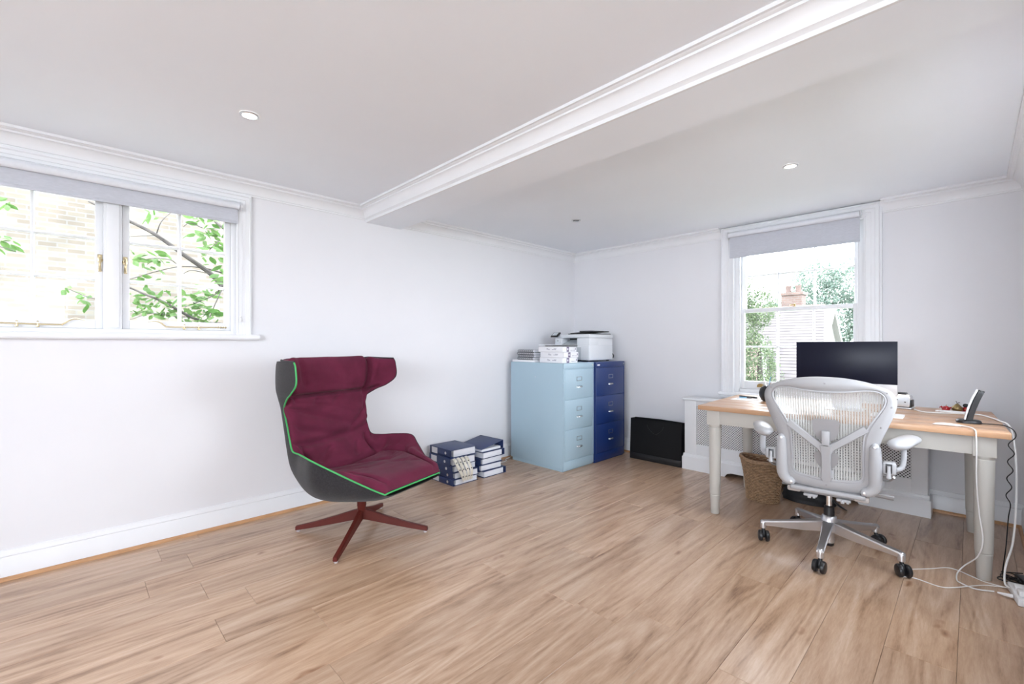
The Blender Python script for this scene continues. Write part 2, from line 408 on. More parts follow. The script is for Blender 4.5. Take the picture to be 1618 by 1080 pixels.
struct(we, 'white painted wall behind the viewer with one added window')
mb = MB(); mb.box(-T, XE+T, YS-T, T, CH+0.002, CH+0.15)
struct(mb.obj('ceiling', M['ceil']), 'flat off-white painted ceiling')
# ceiling beam
mb = MB(); mb.box(0, XE, -2.712, -2.41, 2.171, CH+0.05)
struct(mb.obj('beam', M['ceil']), 'boxed white beam crossing the ceiling')

# floor planks
mb = MB(); mb.box(-T, XE+T, YS-T, T, -0.06, -0.009)
floor = struct(mb.obj('floor', M['subfloor']), 'oak laminate floor of long planks')
PW, PL = 0.2045, 1.38
def plank_mesh(w, l):
    key = 'plank_%d_%d' % (round(w*1000), round(l*1000))
    if key in D.meshes: return D.meshes[key]
    b = MB(); b.box(-w/2+0.0004, w/2-0.0004, 0.0004, l-0.0004, -0.012, 0.0, 0.0011, 1)
    me = D.meshes.new(key); b.bm.to_mesh(me); b.bm.free(); me.materials.append(M['plank'])
    return me
x = 2.562 - PW*13
offs = {12: -2.613, 13: -1.95, 2: -3.951, 4: -3.957, 6: -3.972}
k = 0
while x < XE:
    x0, x1 = max(x, 0.0), min(x+PW, XE); 
    if x1 - x0 > 0.02:
        ph = offs.get(k, YS + rnd.uniform(0.2, PL))
        while ph > YS: ph -= PL
        y = ph
        ymax = 0.0 if x0 < XR else -3.0
        while y < ymax:
            a, b = max(y, YS), min(y+PL, ymax)
            if b-a > 0.02:
                o = D.objects.new('plank', plank_mesh(x1-x0, b-a)); COL.objects.link(o)
                o.parent = floor; o.location = ((x0+x1)/2, a, 0)
            y += PL
    x += PW; k += 1

# cornice (stepped cove) : d = distance from wall, z
COR = [(0, 2.188), (0.010, 2.188), (0.012, 2.197), (0.017, 2.199), (0.022, 2.215), (0.030, 2.231), (0.041, 2.244), (0.054, 2.252), (0.058, 2.252), (0.058, 2.262), (0.070, 2.264), (0.074, 2.268), (0.086, 2.268), (0.086, CH+0.004), (0, CH+0.004)]
mb = MB()
mb.sweep(COR, [lambda d, z: (d, YS, z), lambda d, z: (d, -2.724-d, z)])
struct(mb.obj('trim_1', M['trim']), 'white moulded cornice over the casement window')
COB = [(0, 2.171), (0.012, 2.171), (0.012, 2.188)] + [(d+0.012, z) for d, z in COR[2:-1]] + [(0, CH+0.004)]
mb = MB(); mb.sweep(COB, [lambda d, z: (max(0.0, d-0.012), -2.712-d, z), lambda d, z: (XE, -2.712-d, z)])
struct(mb.obj('trim_2', M['trim']), 'bright white moulded cornice along the ceiling beam')
mb = MB(); mb.sweep(COR, [lambda d, z: (d, -2.409, z), lambda d, z: (d, -d, z)])
struct(mb.obj('trim_3', M['trim']), 'white moulded cornice above the filing cabinets')
mb = MB(); mb.sweep(COR, [lambda d, z: (d, -d, z), lambda d, z: (1.757, -d, z)])
struct(mb.obj('trim_4', M['trim']), 'white cornice between the corner and the sash window')
mb = MB(); mb.sweep(COR, [lambda d, z: (2.937, -d, z), lambda d, z: (XR-d, -d, z), lambda d, z: (XR-d, -2.409, z)])
struct(mb.obj('trim_5', M['trim']), 'white cornice right of the sash window')

# baseboards with an oak bead at the floor
BB = [(0, 0.0), (0.018, 0.0), (0.018, 0.108), (0.015, 0.112), (0.013, 0.116), (0.016, 0.121), (0.014, 0.128), (0.009, 0.134), (0.006, 0.147), (0, 0.150)]
BD = [(0.0185, 0.0), (0.033, 0.0), (0.0325, 0.006), (0.029, 0.013), (0.0235, 0.017), (0.0185, 0.018)]
mb = MB(); mb.sweep(BB, [lambda d, z: (d, YS, z), lambda d, z: (d, -d, z)]); struct(mb.obj('baseboard_left', M['trim']), 'white moulded skirting along the left wall')
mb = MB(); mb.sweep(BB, [lambda d, z: (d, -d, z), lambda d, z: (1.50, -d, z)])
mb.sweep(BB, [lambda d, z: (3.20, -d, z), lambda d, z: (XR-d, -d, z), lambda d, z: (XR-d, -3.0, z)]); struct(mb.obj('baseboard_back', M['trim']), 'white moulded skirting along the back wall')
mb = MB(); mb.sweep(BD, [lambda d, z: (d, YS, z), lambda d, z: (d, -d, z)]); struct(mb.obj('trim_6', M['bead']), 'oak bead at the foot of the left wall')
mb = MB(); mb.sweep(BD, [lambda d, z: (d, -d, z), lambda d, z: (1.48, -d, z)])
mb.sweep(BD, [lambda d, z: (3.216, -d, z), lambda d, z: (XR-d, -d, z), lambda d, z: (XR-d, -3.0, z)]); struct(mb.obj('trim_7', M['bead']), 'oak bead at the foot of the back wall')

# ---------------------------------------------------------------- window_1: pair of casements in the left wall
w1 = thing('window_1', 'white two-sash casement window overlooking a brick wall', 'window', (0, -4.25, 1.255)); w1['kind'] = 'structure'
def bx(name, parent, m, *a, bev=0.003, ang=40):
    q = MB(); q.box(*a, bev=bev); return q.obj(name, m, parent, w=True, ang=ang)
y0, y1, z0, z1 = W1
mb = MB(); mb.box(-0.14, -0.02, y1-0.028, y1, z0, z1, 0.002); mb.box(-0.14, -0.02, y0, y0+0.028, z0, z1, 0.002)
mb.box(-0.14, -0.02, y0+0.028, y1-0.028, z0, z0+0.022, 0.002); mb.box(-0.14, -0.02, y0+0.028, y1-0.028, z1-0.045, z1, 0.002)
mb.obj('frame', M['trim'], w1, w=True)
mb = MB(); mb.box(-0.12, -0.015, -4.289, -4.209, z0+0.022, z1-0.045, 0.003); mb.box(-0.015, -0.005, -4.277, -4.221, z0+0.03, z1-0.05, 0.004); mb.obj('mullion', M['trim'], w1, w=True)
def casement(ya, yb, side):
    """ya..yb outer edges of one sash; panes 2 x 3"""
    zb, zt = 1.279, 2.053; st = 0.033; br = 0.051
    xs0, xs1 = -0.085, -0.045
    s = MB(); s.box(xs0, xs1, ya, ya+st, zb, zt, 0.003); s.box(xs0, xs1, yb-st, yb, zb, zt, 0.003)
    s.box(xs0, xs1, ya+st, yb-st, zb, zb+br, 0.003); s.box(xs0, xs1, ya+st, yb-st, zt-st, zt, 0.003)
    so = s.obj('casement_sash', M['trim'], w1, w=True)
    ga, gb, gz0, gz1 = ya+st, yb-st, zb+br, zt-st
    ym = (ga+gb)/2
    zr = [gz0, gz0+(gz1-gz0)/3+0.0, gz0+2*(gz1-gz0)/3, gz1]
    q = MB(); q.prism([(-0.009, -0.02), (0.009, -0.02), (0.009, 0.006), (0.004, 0.018), (-0.004, 0.018), (-0.009, 0.006)], gz0, gz1, lambda a, b, h: (-0.062+b, ym+a, h)); q.obj('glazing_bar', M['trim'], so, w=True)
    for zz in zr[1:3]:
        q = MB(); q.prism([(-0.009, -0.019), (0.009, -0.019), (0.009, 0.006), (0.004, 0.017), (-0.004, 0.017), (-0.009, 0.006)], ga, gb, lambda a, b, h: (-0.062+b, h, zz+a)); q.obj('glazing_bar', M['trim'], so, w=True)
    for (pa, pb) in ((ga, ym-0.009), (ym+0.009, gb)):
        for i in range(3):
            pz0 = zr[i]+(0.009 if i else 0); pz1 = zr[i+1]-(0.009 if i < 2 else 0)
            q = MB(); q.box(-0.068, -0.065, pa, pb, pz0, pz1); q.obj('pane', M['glass'], so, w=True)
    # brass fastener on the meeting stile
    yl = yb-0.014 if side < 0 else ya+0.014
    q = MB(); q.box(-0.045, -0.040, yl-0.010, yl+0.010, 1.655, 1.700, 0.002); q.lathe([(0.006, -0.012), (0.006, 0.012)], (-0.035, yl, 1.680), 12)
    q.tube([(-0.034, yl, 1.683), (-0.028, yl, 1.668), (-0.026, yl, 1.64), (-0.030, yl, 1.612), (-0.026, yl, 1.603)], [0.006, 0.005, 0.0055, 0.007, 0.008], 10)
    q.tube([(-0.040, yl-side*0.006, 1.665), (-0.030, yl+side*-0.014, 1.668)], 0.004, 8)
    q.obj('fastener', M['brass'], so, w=True)
    # brass stay along the bottom rail
    ys = ym + (0.0 if side < 0 else 0.04); d = 1 if side < 0 else -1
    zs = 1.296
    q = MB(); path = [(-0.030, ys-d*0.16, zs+0.004), (-0.030, ys+d*0.085, zs), (-0.030, ys+d*0.115, zs+0.004), (-0.028, ys+d*0.140, zs+0.026), (-0.026, ys+d*0.165, zs+0.034), (-0.024, ys+d*0.20, zs+0.028)]
    q.tube(cr(path, 6), [0.0042]*25+[0.0036, 0.0030, 0.0026, 0.0022, 0.002, 0.0018][:max(0, len(cr(path, 6))-25)], 8)
    for i in range(4): q.lathe([(0.004, -0.006), (0.0075, 0), (0.004, 0.006)], (-0.030, ys-d*(0.16+0.014*i), zs+0.004), 10)
    for dd in (-0.055, 0.02):
        q.box(-0.046, -0.026, ys+d*dd-0.006, ys+d*dd+0.006, zs-0.014, zs-0.004, 0.001); q.lathe([(0.003, -0.014), (0.003, 0.012), (0.005, 0.014), (0.003, 0.018)], (-0.030, ys+d*dd, zs), 8)
    q.obj('window_stay', M['brass'], so, w=True)
casement(-4.842, -4.289, -1); casement(-4.207, -3.658, 1)
# moulded architrave and sill
AR = [(0, 0), (0.085, 0), (0.085, 0.022), (0.076, 0.026), (0.070, 0.020), (0.052, 0.020), (0.050, 0.016), (0.034, 0.016), (0.032, 0.012), (0.012, 0.012), (0.008, 0.016), (0.0, 0.014)]
mb = MB(); mb.sweep(AR, [lambda a, b: (b+0.0005, y1+a-0.006, 1.25), lambda a, b: (b+0.0005, y1+a-0.006, 2.100+a)])
mb.sweep(AR, [lambda a, b: (b+0.0005, y1+a-0.006, 2.100+a), lambda a, b: (b+0.0005, y0-a+0.006, 2.100+a)])
mb.sweep(AR, [lambda a, b: (b+0.0005, y0-a+0.006, 2.100+a), lambda a, b: (b+0.0005, y0-a+0.006, 1.25)])
mb.obj('architrave', M['trim'], w1, w=True)
mb = MB(); SI = [(-0.10, 1.225), (0.046, 1.218), (0.054, 1.224), (0.057, 1.234), (0.054, 1.246), (0.046, 1.2535), (-0.02, 1.2545), (-0.10, 1.2545)]
mb.prism(SI[1:-2] + [(0.0005, 1.2545), (0.0005, 1.218)], y0-0.115, y1+0.122, lambda a, b, h: (a, h, b))
mb.obj('sill', M['trim'], w1, w=True)

# roller blind over window_1
b1 = thing('roller_blind', 'grey roller blind rolled up over the brass-latched casement window', 'blind', (0.04, -4.25, 2.06), group='roller blinds')
ya, yb = -4.87, -3.628
mb = MB(); mb.lathe([(0.021, ya), (0.021, yb)], (0, 0, 0), 28); mb.xform(Matrix.Translation((0.043, 0, 2.098)) @ Matrix.Rotation(-PI/2, 4, 'X')); mb.obj('roll', M['blind_roll'], b1, w=True)
mb = MB(); mb.box(0.024, 0.0255, ya+0.004, yb-0.003, 1.990, 2.098); mb.obj('fabric', M['blind'], b1, w=True)
mb = MB(); mb.box(0.021, 0.0285, ya+0.004, yb-0.003, 1.985, 2.003, 0.003); mb.obj('bottom_bar', M['blind'], b1, w=True)
mb = MB(); mb.box(0.0235, 0.066, yb+0.004, yb+0.007, 2.07, 2.125, 0.004); mb.box(0.017, 0.0235, yb+0.002, yb+0.020, 2.07, 2.125, 0.002); mb.lathe([(0.019, 0), (0.019, 0.012)], (0, 0, 0), 20)
for v in mb.bm.verts:
    if abs(v.co.z) < 0.02 and abs(v.co.x) < 0.03 and abs(v.co.y) < 0.03: v.co = V((0.043+v.co.x, yb+0.008+v.co.z, 2.098+v.co.y))
mb.obj('bracket', M['plastic_w'], b1, w=True)
mb = MB()
for dx in (-0.012, 0.012): mb.tube([(0.043+dx*1.3, yb+0.013, 2.085), (0.035+dx*0.4, yb+0.013, 1.7), (0.030+dx*0.3, yb+0.013, 1.372)], 0.0013, 6)
mb.obj('chain', M['plastic_w'], b1, w=True)
mb = MB(); mb.lathe([(0.004, 1.335), (0.009, 1.343), (0.009, 1.352), (0.004, 1.358), (0.004, 1.366), (0.008, 1.370), (0.004, 1.376)], (0.030, yb+0.013, 0), 12); mb.obj('chain_tidy', M['plastic_w'], b1, w=True)

# ---------------------------------------------------------------- window_2: box sash in the back wall
w2 = thing('window_2', 'white twelve-pane sash window above the desk', 'window', (2.35, 0, 0.75)); w2['kind'] = 'structure'
x0, x1, z0, z1 = W2
mb = MB(); mb.box(x0, x0+0.045, 0.015, 0.15, z0, z1, 0.002); mb.box(x1-0.045, x1, 0.015, 0.15, z0, z1, 0.002)
mb.box(x0+0.045, x1-0.045, 0.015, 0.15, z1-0.03, z1, 0.002); mb.box(x0+0.045, x1-0.045, 0.015, 0.19, z0, z0+0.03, 0.002)
mb.box(x0+0.045, x0+0.055, 0.015, 0.032, z0, z1, 0.003); mb.box(x1-0.055, x1-0.045, 0.015, 0.032, z0, z1, 0.003)
mb.obj('box_frame', M['trim'], w2, w=True)
def sash(zb, zt, yc, brl, trl, extra):
    xa, xb = x0+0.046, x1-0.046; st = 0.038
    s = MB(); s.box(xa, xa+st, yc-0.018, yc+0.018, zb, zt, 0.003); s.box(xb-st, xb, yc-0.018, yc+0.018, zb, zt, 0.003)
    s.box(xa+st, xb-st, yc-0.018, yc+0.018, zb, zb+brl, 0.003); s.box(xa+st, xb-st, yc-0.018, yc+0.018, zt-trl, zt, 0.003)
    so = s.obj(extra, M['trim'], w2, w=True)
    ga, gb, gz0, gz1 = xa+st, xb-st, zb+brl, zt-trl; zm = (gz0+gz1)/2
    bars = [ga+(gb-ga)/3, ga+2*(gb-ga)/3]
    PR = [(-0.008, 0.012), (0.008, 0.012), (0.008, -0.004), (0.0035, -0.015), (-0.0035, -0.015), (-0.008, -0.004)]
    for bxx in bars:
        q = MB(); q.prism(PR, gz0, gz1, lambda a, b, h: (bxx+a, yc+b, h)); q.obj('glazing_bar', M['trim'], so, w=True)
    q = MB(); q.prism(PR, ga, gb, lambda a, b, h: (h, yc+b*0.98, zm+a)); q.obj('glazing_bar', M['trim'], so, w=True)
    e = [ga, bars[0], bars[1], gb]
    for i in range(3):
        for (pz0, pz1) in ((gz0, zm-0.008), (zm+0.008, gz1)):
            q = MB(); q.box(e[i]+(0.008 if i else 0), e[i+1]-(0.008 if i < 2 else 0), yc+0.004, yc+0.007, pz0, pz1); q.obj('pane', M['glass'], so, w=True)
    return so
up = sash(1.482, 2.168, 0.098, 0.032, 0.04, 'upper_sash')
lo = sash(0.781, 1.515, 0.055, 0.072, 0.034, 'lower_sash')
mb = MB(); mb.lathe([(0.014, 1.5155), (0.014, 1.520), (0.006, 1.522), (0.006, 1.532), (0.009, 1.536), (0.004, 1.541)], (2.345, 0.055, 0), 14); mb.tube([(2.345, 0.055, 1.528), (2.325, 0.05, 1.531), (2.312, 0.044, 1.529)], [0.004, 0.0045, 0.006], 8); mb.obj('sash_lock', M['brassdark'], lo, w=True)
for lx in (2.085, 2.60):
    mb = MB(); mb.prism([(-0.028, 0), (0.028, 0), (0.024, 0.020), (0.010, 0.031), (-0.010, 0.031), (-0.024, 0.020)], 0.012, 0.0365, lambda a, b, h: (lx+a, h, 0.803+b)); mb.obj('sash_lift', M['brassdark'], lo, w=True)
for sx in (x0+0.05, x1-0.05):
    mb = MB(); mb.prism([(0, 0), (0.020, 0), (0.020, 0.012), (0.014, 0.026), (0, 0.03)], -0.005, 0.005, lambda a, b, h: (sx+h, 0.074+a*0.2, 1.482+b)); mb.obj('sash_horn', M['trim'], up, w=True)
AR2 = [(0, 0), (0.112, 0), (0.112, 0.030), (0.101, 0.034), (0.093, 0.024), (0.070, 0.024), (0.068, 0.019), (0.045, 0.019), (0.043, 0.014), (0.016, 0.014), (0.010, 0.019), (0, 0.017)]
mb = MB()
a2t = 2.164
mb.sweep(AR2, [lambda a, b: (x0-a+0.010, -b-0.0005, 0.745), lambda a, b: (x0-a+0.010, -b-0.0005, a2t+a)])
mb.sweep(AR2, [lambda a, b: (x0-a+0.010, -b-0.0005, a2t+a), lambda a, b: (x1+a-0.010, -b-0.0005, a2t+a)])
mb.sweep(AR2, [lambda a, b: (x1+a-0.010, -b-0.0005, a2t+a), lambda a, b: (x1+a-0.010, -b-0.0005, 0.745)])
mb.obj('architrave', M['trim'], w2, w=True)
mb = MB(); mb.box(x0-0.12, x1+0.12, -0.055, -0.0005, 0.716, 0.745, 0.008, 3); mb.box(x0-0.105, x1+0.105, -0.03, -0.0005, 0.690, 0.716, 0.004); mb.obj('window_board', M['trim'], w2, w=True)

b2 = thing('roller_blind', 'grey roller blind part lowered over the sash window', 'blind', (2.32, -0.05, 1.98), group='roller blinds')
xa, xb = 1.838, 2.812
mb = MB(); mb.lathe([(0.022, xa), (0.022, xb)], (0, 0, 0), 28); mb.xform(Matrix.Translation((0, -0.058, 2.197)) @ Matrix.Rotation(PI/2, 4, 'Y')); mb.obj('roll', M['blind_roll'], b2, w=True)
mb = MB(); mb.box(xa+0.003, xb-0.003, -0.040, -0.0385, 1.992, 2.197); mb.obj('fabric', M['blind'], b2, w=True)
mb = MB(); mb.box(xa+0.003, xb-0.003, -0.0435, -0.036, 1.986, 2.006, 0.003); mb.obj('bottom_bar', M['blind'], b2, w=True)
for xx, s in ((xa, -1), (xb, 1)):
    mb = MB(); mb.box(xx+s*0.003, xx+s*0.006, -0.083, -0.034, 2.168, 2.226, 0.001); mb.box(xx+s*0.006, xx+s*0.026, -0.034, -0.0305, 2.168, 2.226, 0.001); mb.box(xx+s*0.008, xx+s*0.016, -0.070, -0.048, 2.186, 2.208, 0.003); mb.obj('bracket', M['plastic_w'], b2, w=True)

# windows added out of view to bring in more daylight
def added_window(n, put, label):
    o = thing('window_%d' % n, label, 'window', (0, 0, 0)); o['kind'] = 'structure'
    q = MB()
    for a in (0, 0.5, 1): put(q, a, None)
    for b in (0, 0.5, 1): put(q, None, b)
    q.obj('frame', M['trim'], o)
def sput(h):
    def f(q, a, b):
        if b is None: c = h[0]+(h[1]-h[0]-0.05)*a; q.box(c, c+0.05, YS-0.07, YS-0.03, h[2], h[3])
        else: c = h[2]+(h[3]-h[2]-0.05)*b; q.box(h[0], h[1], YS-0.07, YS-0.03, c, c+0.05)
    return f
added_window(3, sput(SW[0]), 'added white framed window in the wall behind, nearer the corner')
added_window(4, sput(SW[1]), 'added white framed window in the wall behind, farther along')
def eput(q, a, b):
    if b is None: c = -5.95+1.45*a; q.box(XE+0.03, XE+0.07, c, c+0.05, 0.9, 2.1)
    else: c = 0.9+1.15*b; q.box(XE+0.03, XE+0.07, -5.95, -4.45, c, c+0.05)
def rput(q, a, b):
    if b is None: c = -2.4+1.25*a; q.box(XR+0.02, XR+0.06, c, c+0.05, 0.8, 2.1)
    else: c = 0.8+1.25*b; q.box(XR+0.02, XR+0.06, -2.4, -1.1, c, c+0.05)
added_window(6, rput, 'added white framed window in the return wall beside the desk')
added_window(5, eput, 'added white framed window in the side wall behind')

# ---------------------------------------------------------------- recessed downlights
def downlight(x, y, on, label):
    o = thing('downlight', label, 'light', (x, y, CH), group='recessed ceiling downlights')
    q = MB(); q.lathe([(0.030, -0.001), (0.031, -0.005), (0.037, -0.007), (0.041, -0.004), (0.0415, 0.001)], (0, 0, 0), 32, cap=False); q.obj('bezel', M['steel'], o)
    q = MB(); q.lathe([(0.0002, -0.0035), (0.02, -0.0035), (0.0305, -0.003), (0.0305, 0.001), (0.0002, 0.001)], (0, 0, 0), 28, cap=False); q.obj('lens', M['lamp'] if on else M['lamp_off'], o)
    if on:
        l = D.lights.new('downlight_glow', 'SPOT'); l.energy = 17; l.color = (1, 0.92, 0.80); l.spot_size = math.radians(100); l.spot_blend = 0.8; l.shadow_soft_size = 0.03
        lo_ = D.objects.new('downlight_glow', l); COL.objects.link(lo_); lo_.parent = o; lo_.location = (0, 0, -0.02)
downlight(1.014, -3.81, True, 'lit recessed downlight in the ceiling nearest the casement window')
downlight(2.642, -1.271, True, 'lit recessed downlight in the ceiling above the desk')
downlight(0.98, -1.242, False, 'unlit recessed downlight in the ceiling above the filing cabinets')

# ================================================================== ARMCHAIR
def armchair():
    o = thing('armchair', 'burgundy winged swivel armchair with charcoal shell and green piping', 'armchair', (0.71, -3.10, 0), math.radians(17))
    # stations from the seat lip to the head: rim (x, half width, z), shell centre (x,z), cushion centre (x,z), fullness power
    ST = [((.434, .235, .376), (.445, .362), (.440, .378), 5.0),
          ((.359, .265, .404), (.360, .318), (.362, .408), 4.0),
          ((.263, .305, .445), (.245, .285), (.255, .420), 3.2),
          ((.146, .365, .506), (.110, .258), (.130, .412), 2.8),
          ((.054, .405, .551), (-.01, .240), (.030, .398), 2.6),
          ((-.057, .370, .553), (-.140, .232), (-.070, .388), 2.6),
          ((-.165, .325, .546), (-.265, .265), (-.160, .408), 2.6),
          ((-.240, .310, .552), (-.345, .360), (-.225, .470), 2.8),
          ((-.272, .305, .610), (-.385, .490), (-.265, .545), 3.0),
          ((-.298, .305, .700), (-.410, .640), (-.290, .660), 3.2),
          ((-.322, .308, .795), (-.428, .770), (-.312, .780), 3.5),
          ((-.245, .345, .862), (-.422, .850), (-.318, .850), 4.0),
          ((-.155, .380, .905), (-.412, .915), (-.312, .910), 4.3),
          ((-.085, .397, .965), (-.406, .985), (-.308, .980), 4.4),
          ((-.090, .397, 1.055), (-.398, 1.060), (-.315, 1.055), 4.4),
          ((-.105, .396, 1.088), (-.385, 1.088), (-.350, 1.090), 4.4)]
    flat = [(*r, *c, *i, p) for r, c, i, p in ST]
    S = np.array(cr(flat, 9)); NT = len(S); U = np.linspace(-1, 1, 81)
    tt = np.linspace(0, len(ST)-1, NT)
    def surf(ci, zi):
        P = np.zeros((NT, len(U), 3))
        for i in range(NT):
            xr, w, zr = S[i, :3]; xc, zc = S[i, ci], S[i, zi]; p = S[i, 7]
            s = np.abs(U)**p
            P[i, :, 0] = xc+(xr-xc)*s; P[i, :, 2] = zc+(zr-zc)*s; P[i, :, 1] = w*np.sin(U*PI/2)
        return P
    shell = surf(3, 4); inner = surf(5, 6)
    # cushion puffing with stitched creases
    du = np.gradient(inner, axis=1); dt = np.gradient(inner, axis=0); n = np.cross(du, dt)
    n /= np.maximum(np.linalg.norm(n, axis=2, keepdims=True), 1e-9)
    ref = inner-shell
    if (n*ref).sum() < 0: n = -n
    au = np.abs(U)
    FOLDS = [(10.3, -.85, 8.8, .35, .013, .013), (9.2, -.8, 8.5, -.1, .010, .012), (10.9, .15, 10.2, .05, .008, .012), (10.9, -.2, 10.3, -.25, .008, .011), (9.6, .75, 8.6, .3, .010, .013), (12.3, -.35, 14.5, -.42, .009, .012),
             (11.1, .62, 8.9, .78, .006, .014), (7.6, -.1, 6.4, -.35, .009, .014), (7.4, .35, 6.3, .25, .008, .013), (5.2, .0, 3.2, .30, .009, .014), (4.6, -.35, 2.8, -.2, .009, .013), (4.4, .5, 3.0, .2, .008, .013), (2.6, .1, 1.6, .45, .006, .012), (13.9, .8, 12.6, .72, .008, .013)]
    for i in range(NT):
        t = tt[i]
        f = (1-au**10)*0.040
        f *= 1-0.95*math.exp(-((t-5.6)/0.28)**2)
        f *= 1-0.75*np.exp(-((t-8.25-0.25*U)/0.22)**2)
        f *= 1-0.85*math.exp(-((t-11.35)/0.20)**2)
        if t > 10.6:
            a = min(1, (t-10.6)/0.8); f *= 1-0.9*a*np.exp(-((au-0.60)/0.05)**2)
        if t < 8.2:
            a = min(1, (8.2-t)/1.0)*min(1, t/2.0); f *= 1-0.85*a*np.exp(-((au-0.60)/0.05)**2)
        f *= min(1.0, 0.25+t/0.8) * min(1.0, 0.2+(len(ST)-1-t)/0.6)
        for j, u in enumerate(U):
            q = inner[i, j]
            wr = noise.noise(V((q[0]*9+3, q[1]*5, q[2]*14)))*0.007 + noise.noise(V((q[0]*20, q[1]*9+7, q[2]*26)))*0.0035
            wr += -0.006*math.exp(-((math.sin(t*2.1+u*2.4+1.0))/0.22)**2)*(1 if 8.4 < t < 11 or 2 < t < 5 else 0)
            for (t0, u0, t1, u1, dp, wd) in FOLDS:
                dx_, dy_ = (t1-t0)*0.085, (u1-u0)*0.33; L2 = dx_*dx_+dy_*dy_
                px_, py_ = (t-t0)*0.085, (u-u0)*0.33; h_ = max(0, min(1, (px_*dx_+py_*dy_)/L2))
                d2 = (px_-h_*dx_)**2+(py_-h_*dy_)**2; wr -= 1.6*dp*math.exp(-d2/(wd*wd))*(0.4+0.6*math.sin(PI*min(1, max(0, h_*0.8+0.1))))
            inner[i, j] = q+n[i, j]*(f[j]+wr*(1-au[j]**8)*min(1, t)*min(1, len(ST)-1-t))
    q = MB(); q.grid(inner); q.obj('upholstery', M['burgundy'], o, ang=80)
    # outer shell pushed outwards a little so it never shows through
    out = shell - n*0.004*(1-au**6)[None, :, None]
    q = MB(); q.grid(out); q.obj('outer_shell', M['charcoal'], o, ang=80)
    # piping round the whole rim
    rim = [inner[i, 0] for i in range(NT)]; rim2 = [inner[i, -1] for i in range(NT)]
    front = list(inner[0]); top = list(inner[-1])
    cx = np.array([-.05, 0, .6])
    def side(seq, sy): return [V((p[0]+0.001, p[1]+sy*0.0045, p[2]-0.003)) for p in seq]
    loop = [V((p[0]+0.003, p[1], p[2]-0.006)) for p in front[::-1]][8:-8] + side(rim, -1)
    q = MB(); q.tube(loop, 0.0048, 8); q.obj('piping', M['green'], o)
    loop = [V((p[0]-0.003, p[1]+0.003, p[2]-0.002)) for p in rim2]
    q = MB(); q.tube(loop, 0.0042, 8); q.obj('edge_seam', M['charcoal'], o)
    q = MB(); q.tube([V((p[0]-0.002, p[1], p[2]+0.001)) for p in top], 0.005, 8); q.obj('edge_seam', M['charcoal'], o)
    # swivel column and four-star base
    q = MB(); q.lathe([(0.026, 0.13), (0.026, 0.165), (0.028, 0.168), (0.028, 0.205), (0.030, 0.25)], (0, 0, 0), 24); q.obj('column', M['rust'], o)
    q = MB(); q.lathe([(0.070, 0.232), (0.075, 0.240), (0.075, 0.26)], (0, 0, 0), 24); q.obj('mounting_plate', M['rust'], o)
    for k in range(4):
        a = PI/4+k*PI/2-math.radians(17)
        d = V((math.cos(a), math.sin(a), 0)); s = V((-d.y, d.x, 0))
        rows = []
        for f, hw, z0_, z1_ in ((0.0, .016, .085, .150), (.05, .015, .078, .140), (.16, .014, .056, .104), (.30, .014, .030, .064), (.42, .014, .010, .036)):
            rows.append([d*f+s*hw+V((0, 0, z0_)), d*f+s*hw*0.8+V((0, 0, z1_)), d*f-s*hw*0.8+V((0, 0, z1_)), d*f-s*hw+V((0, 0, z0_))])
        q = MB(); R = q.grid(rows, wrap=True); q.bm.faces.new(R[0]); q.bm.faces.new(R[-1][::-1])
        es = [e for e in q.bm.edges]
        bmesh.ops.bevel(q.bm, geom=es, offset=0.003, segments=2, affect='EDGES')
        lg = q.obj('leg', M['rust'], o)
        q = MB(); q.lathe([(0.010, 0.0), (0.011, 0.002), (0.011, 0.009), (0.006, 0.012)], d*0.405, 14); q.obj('glide', M['clear'], lg)
    return o
armchair()

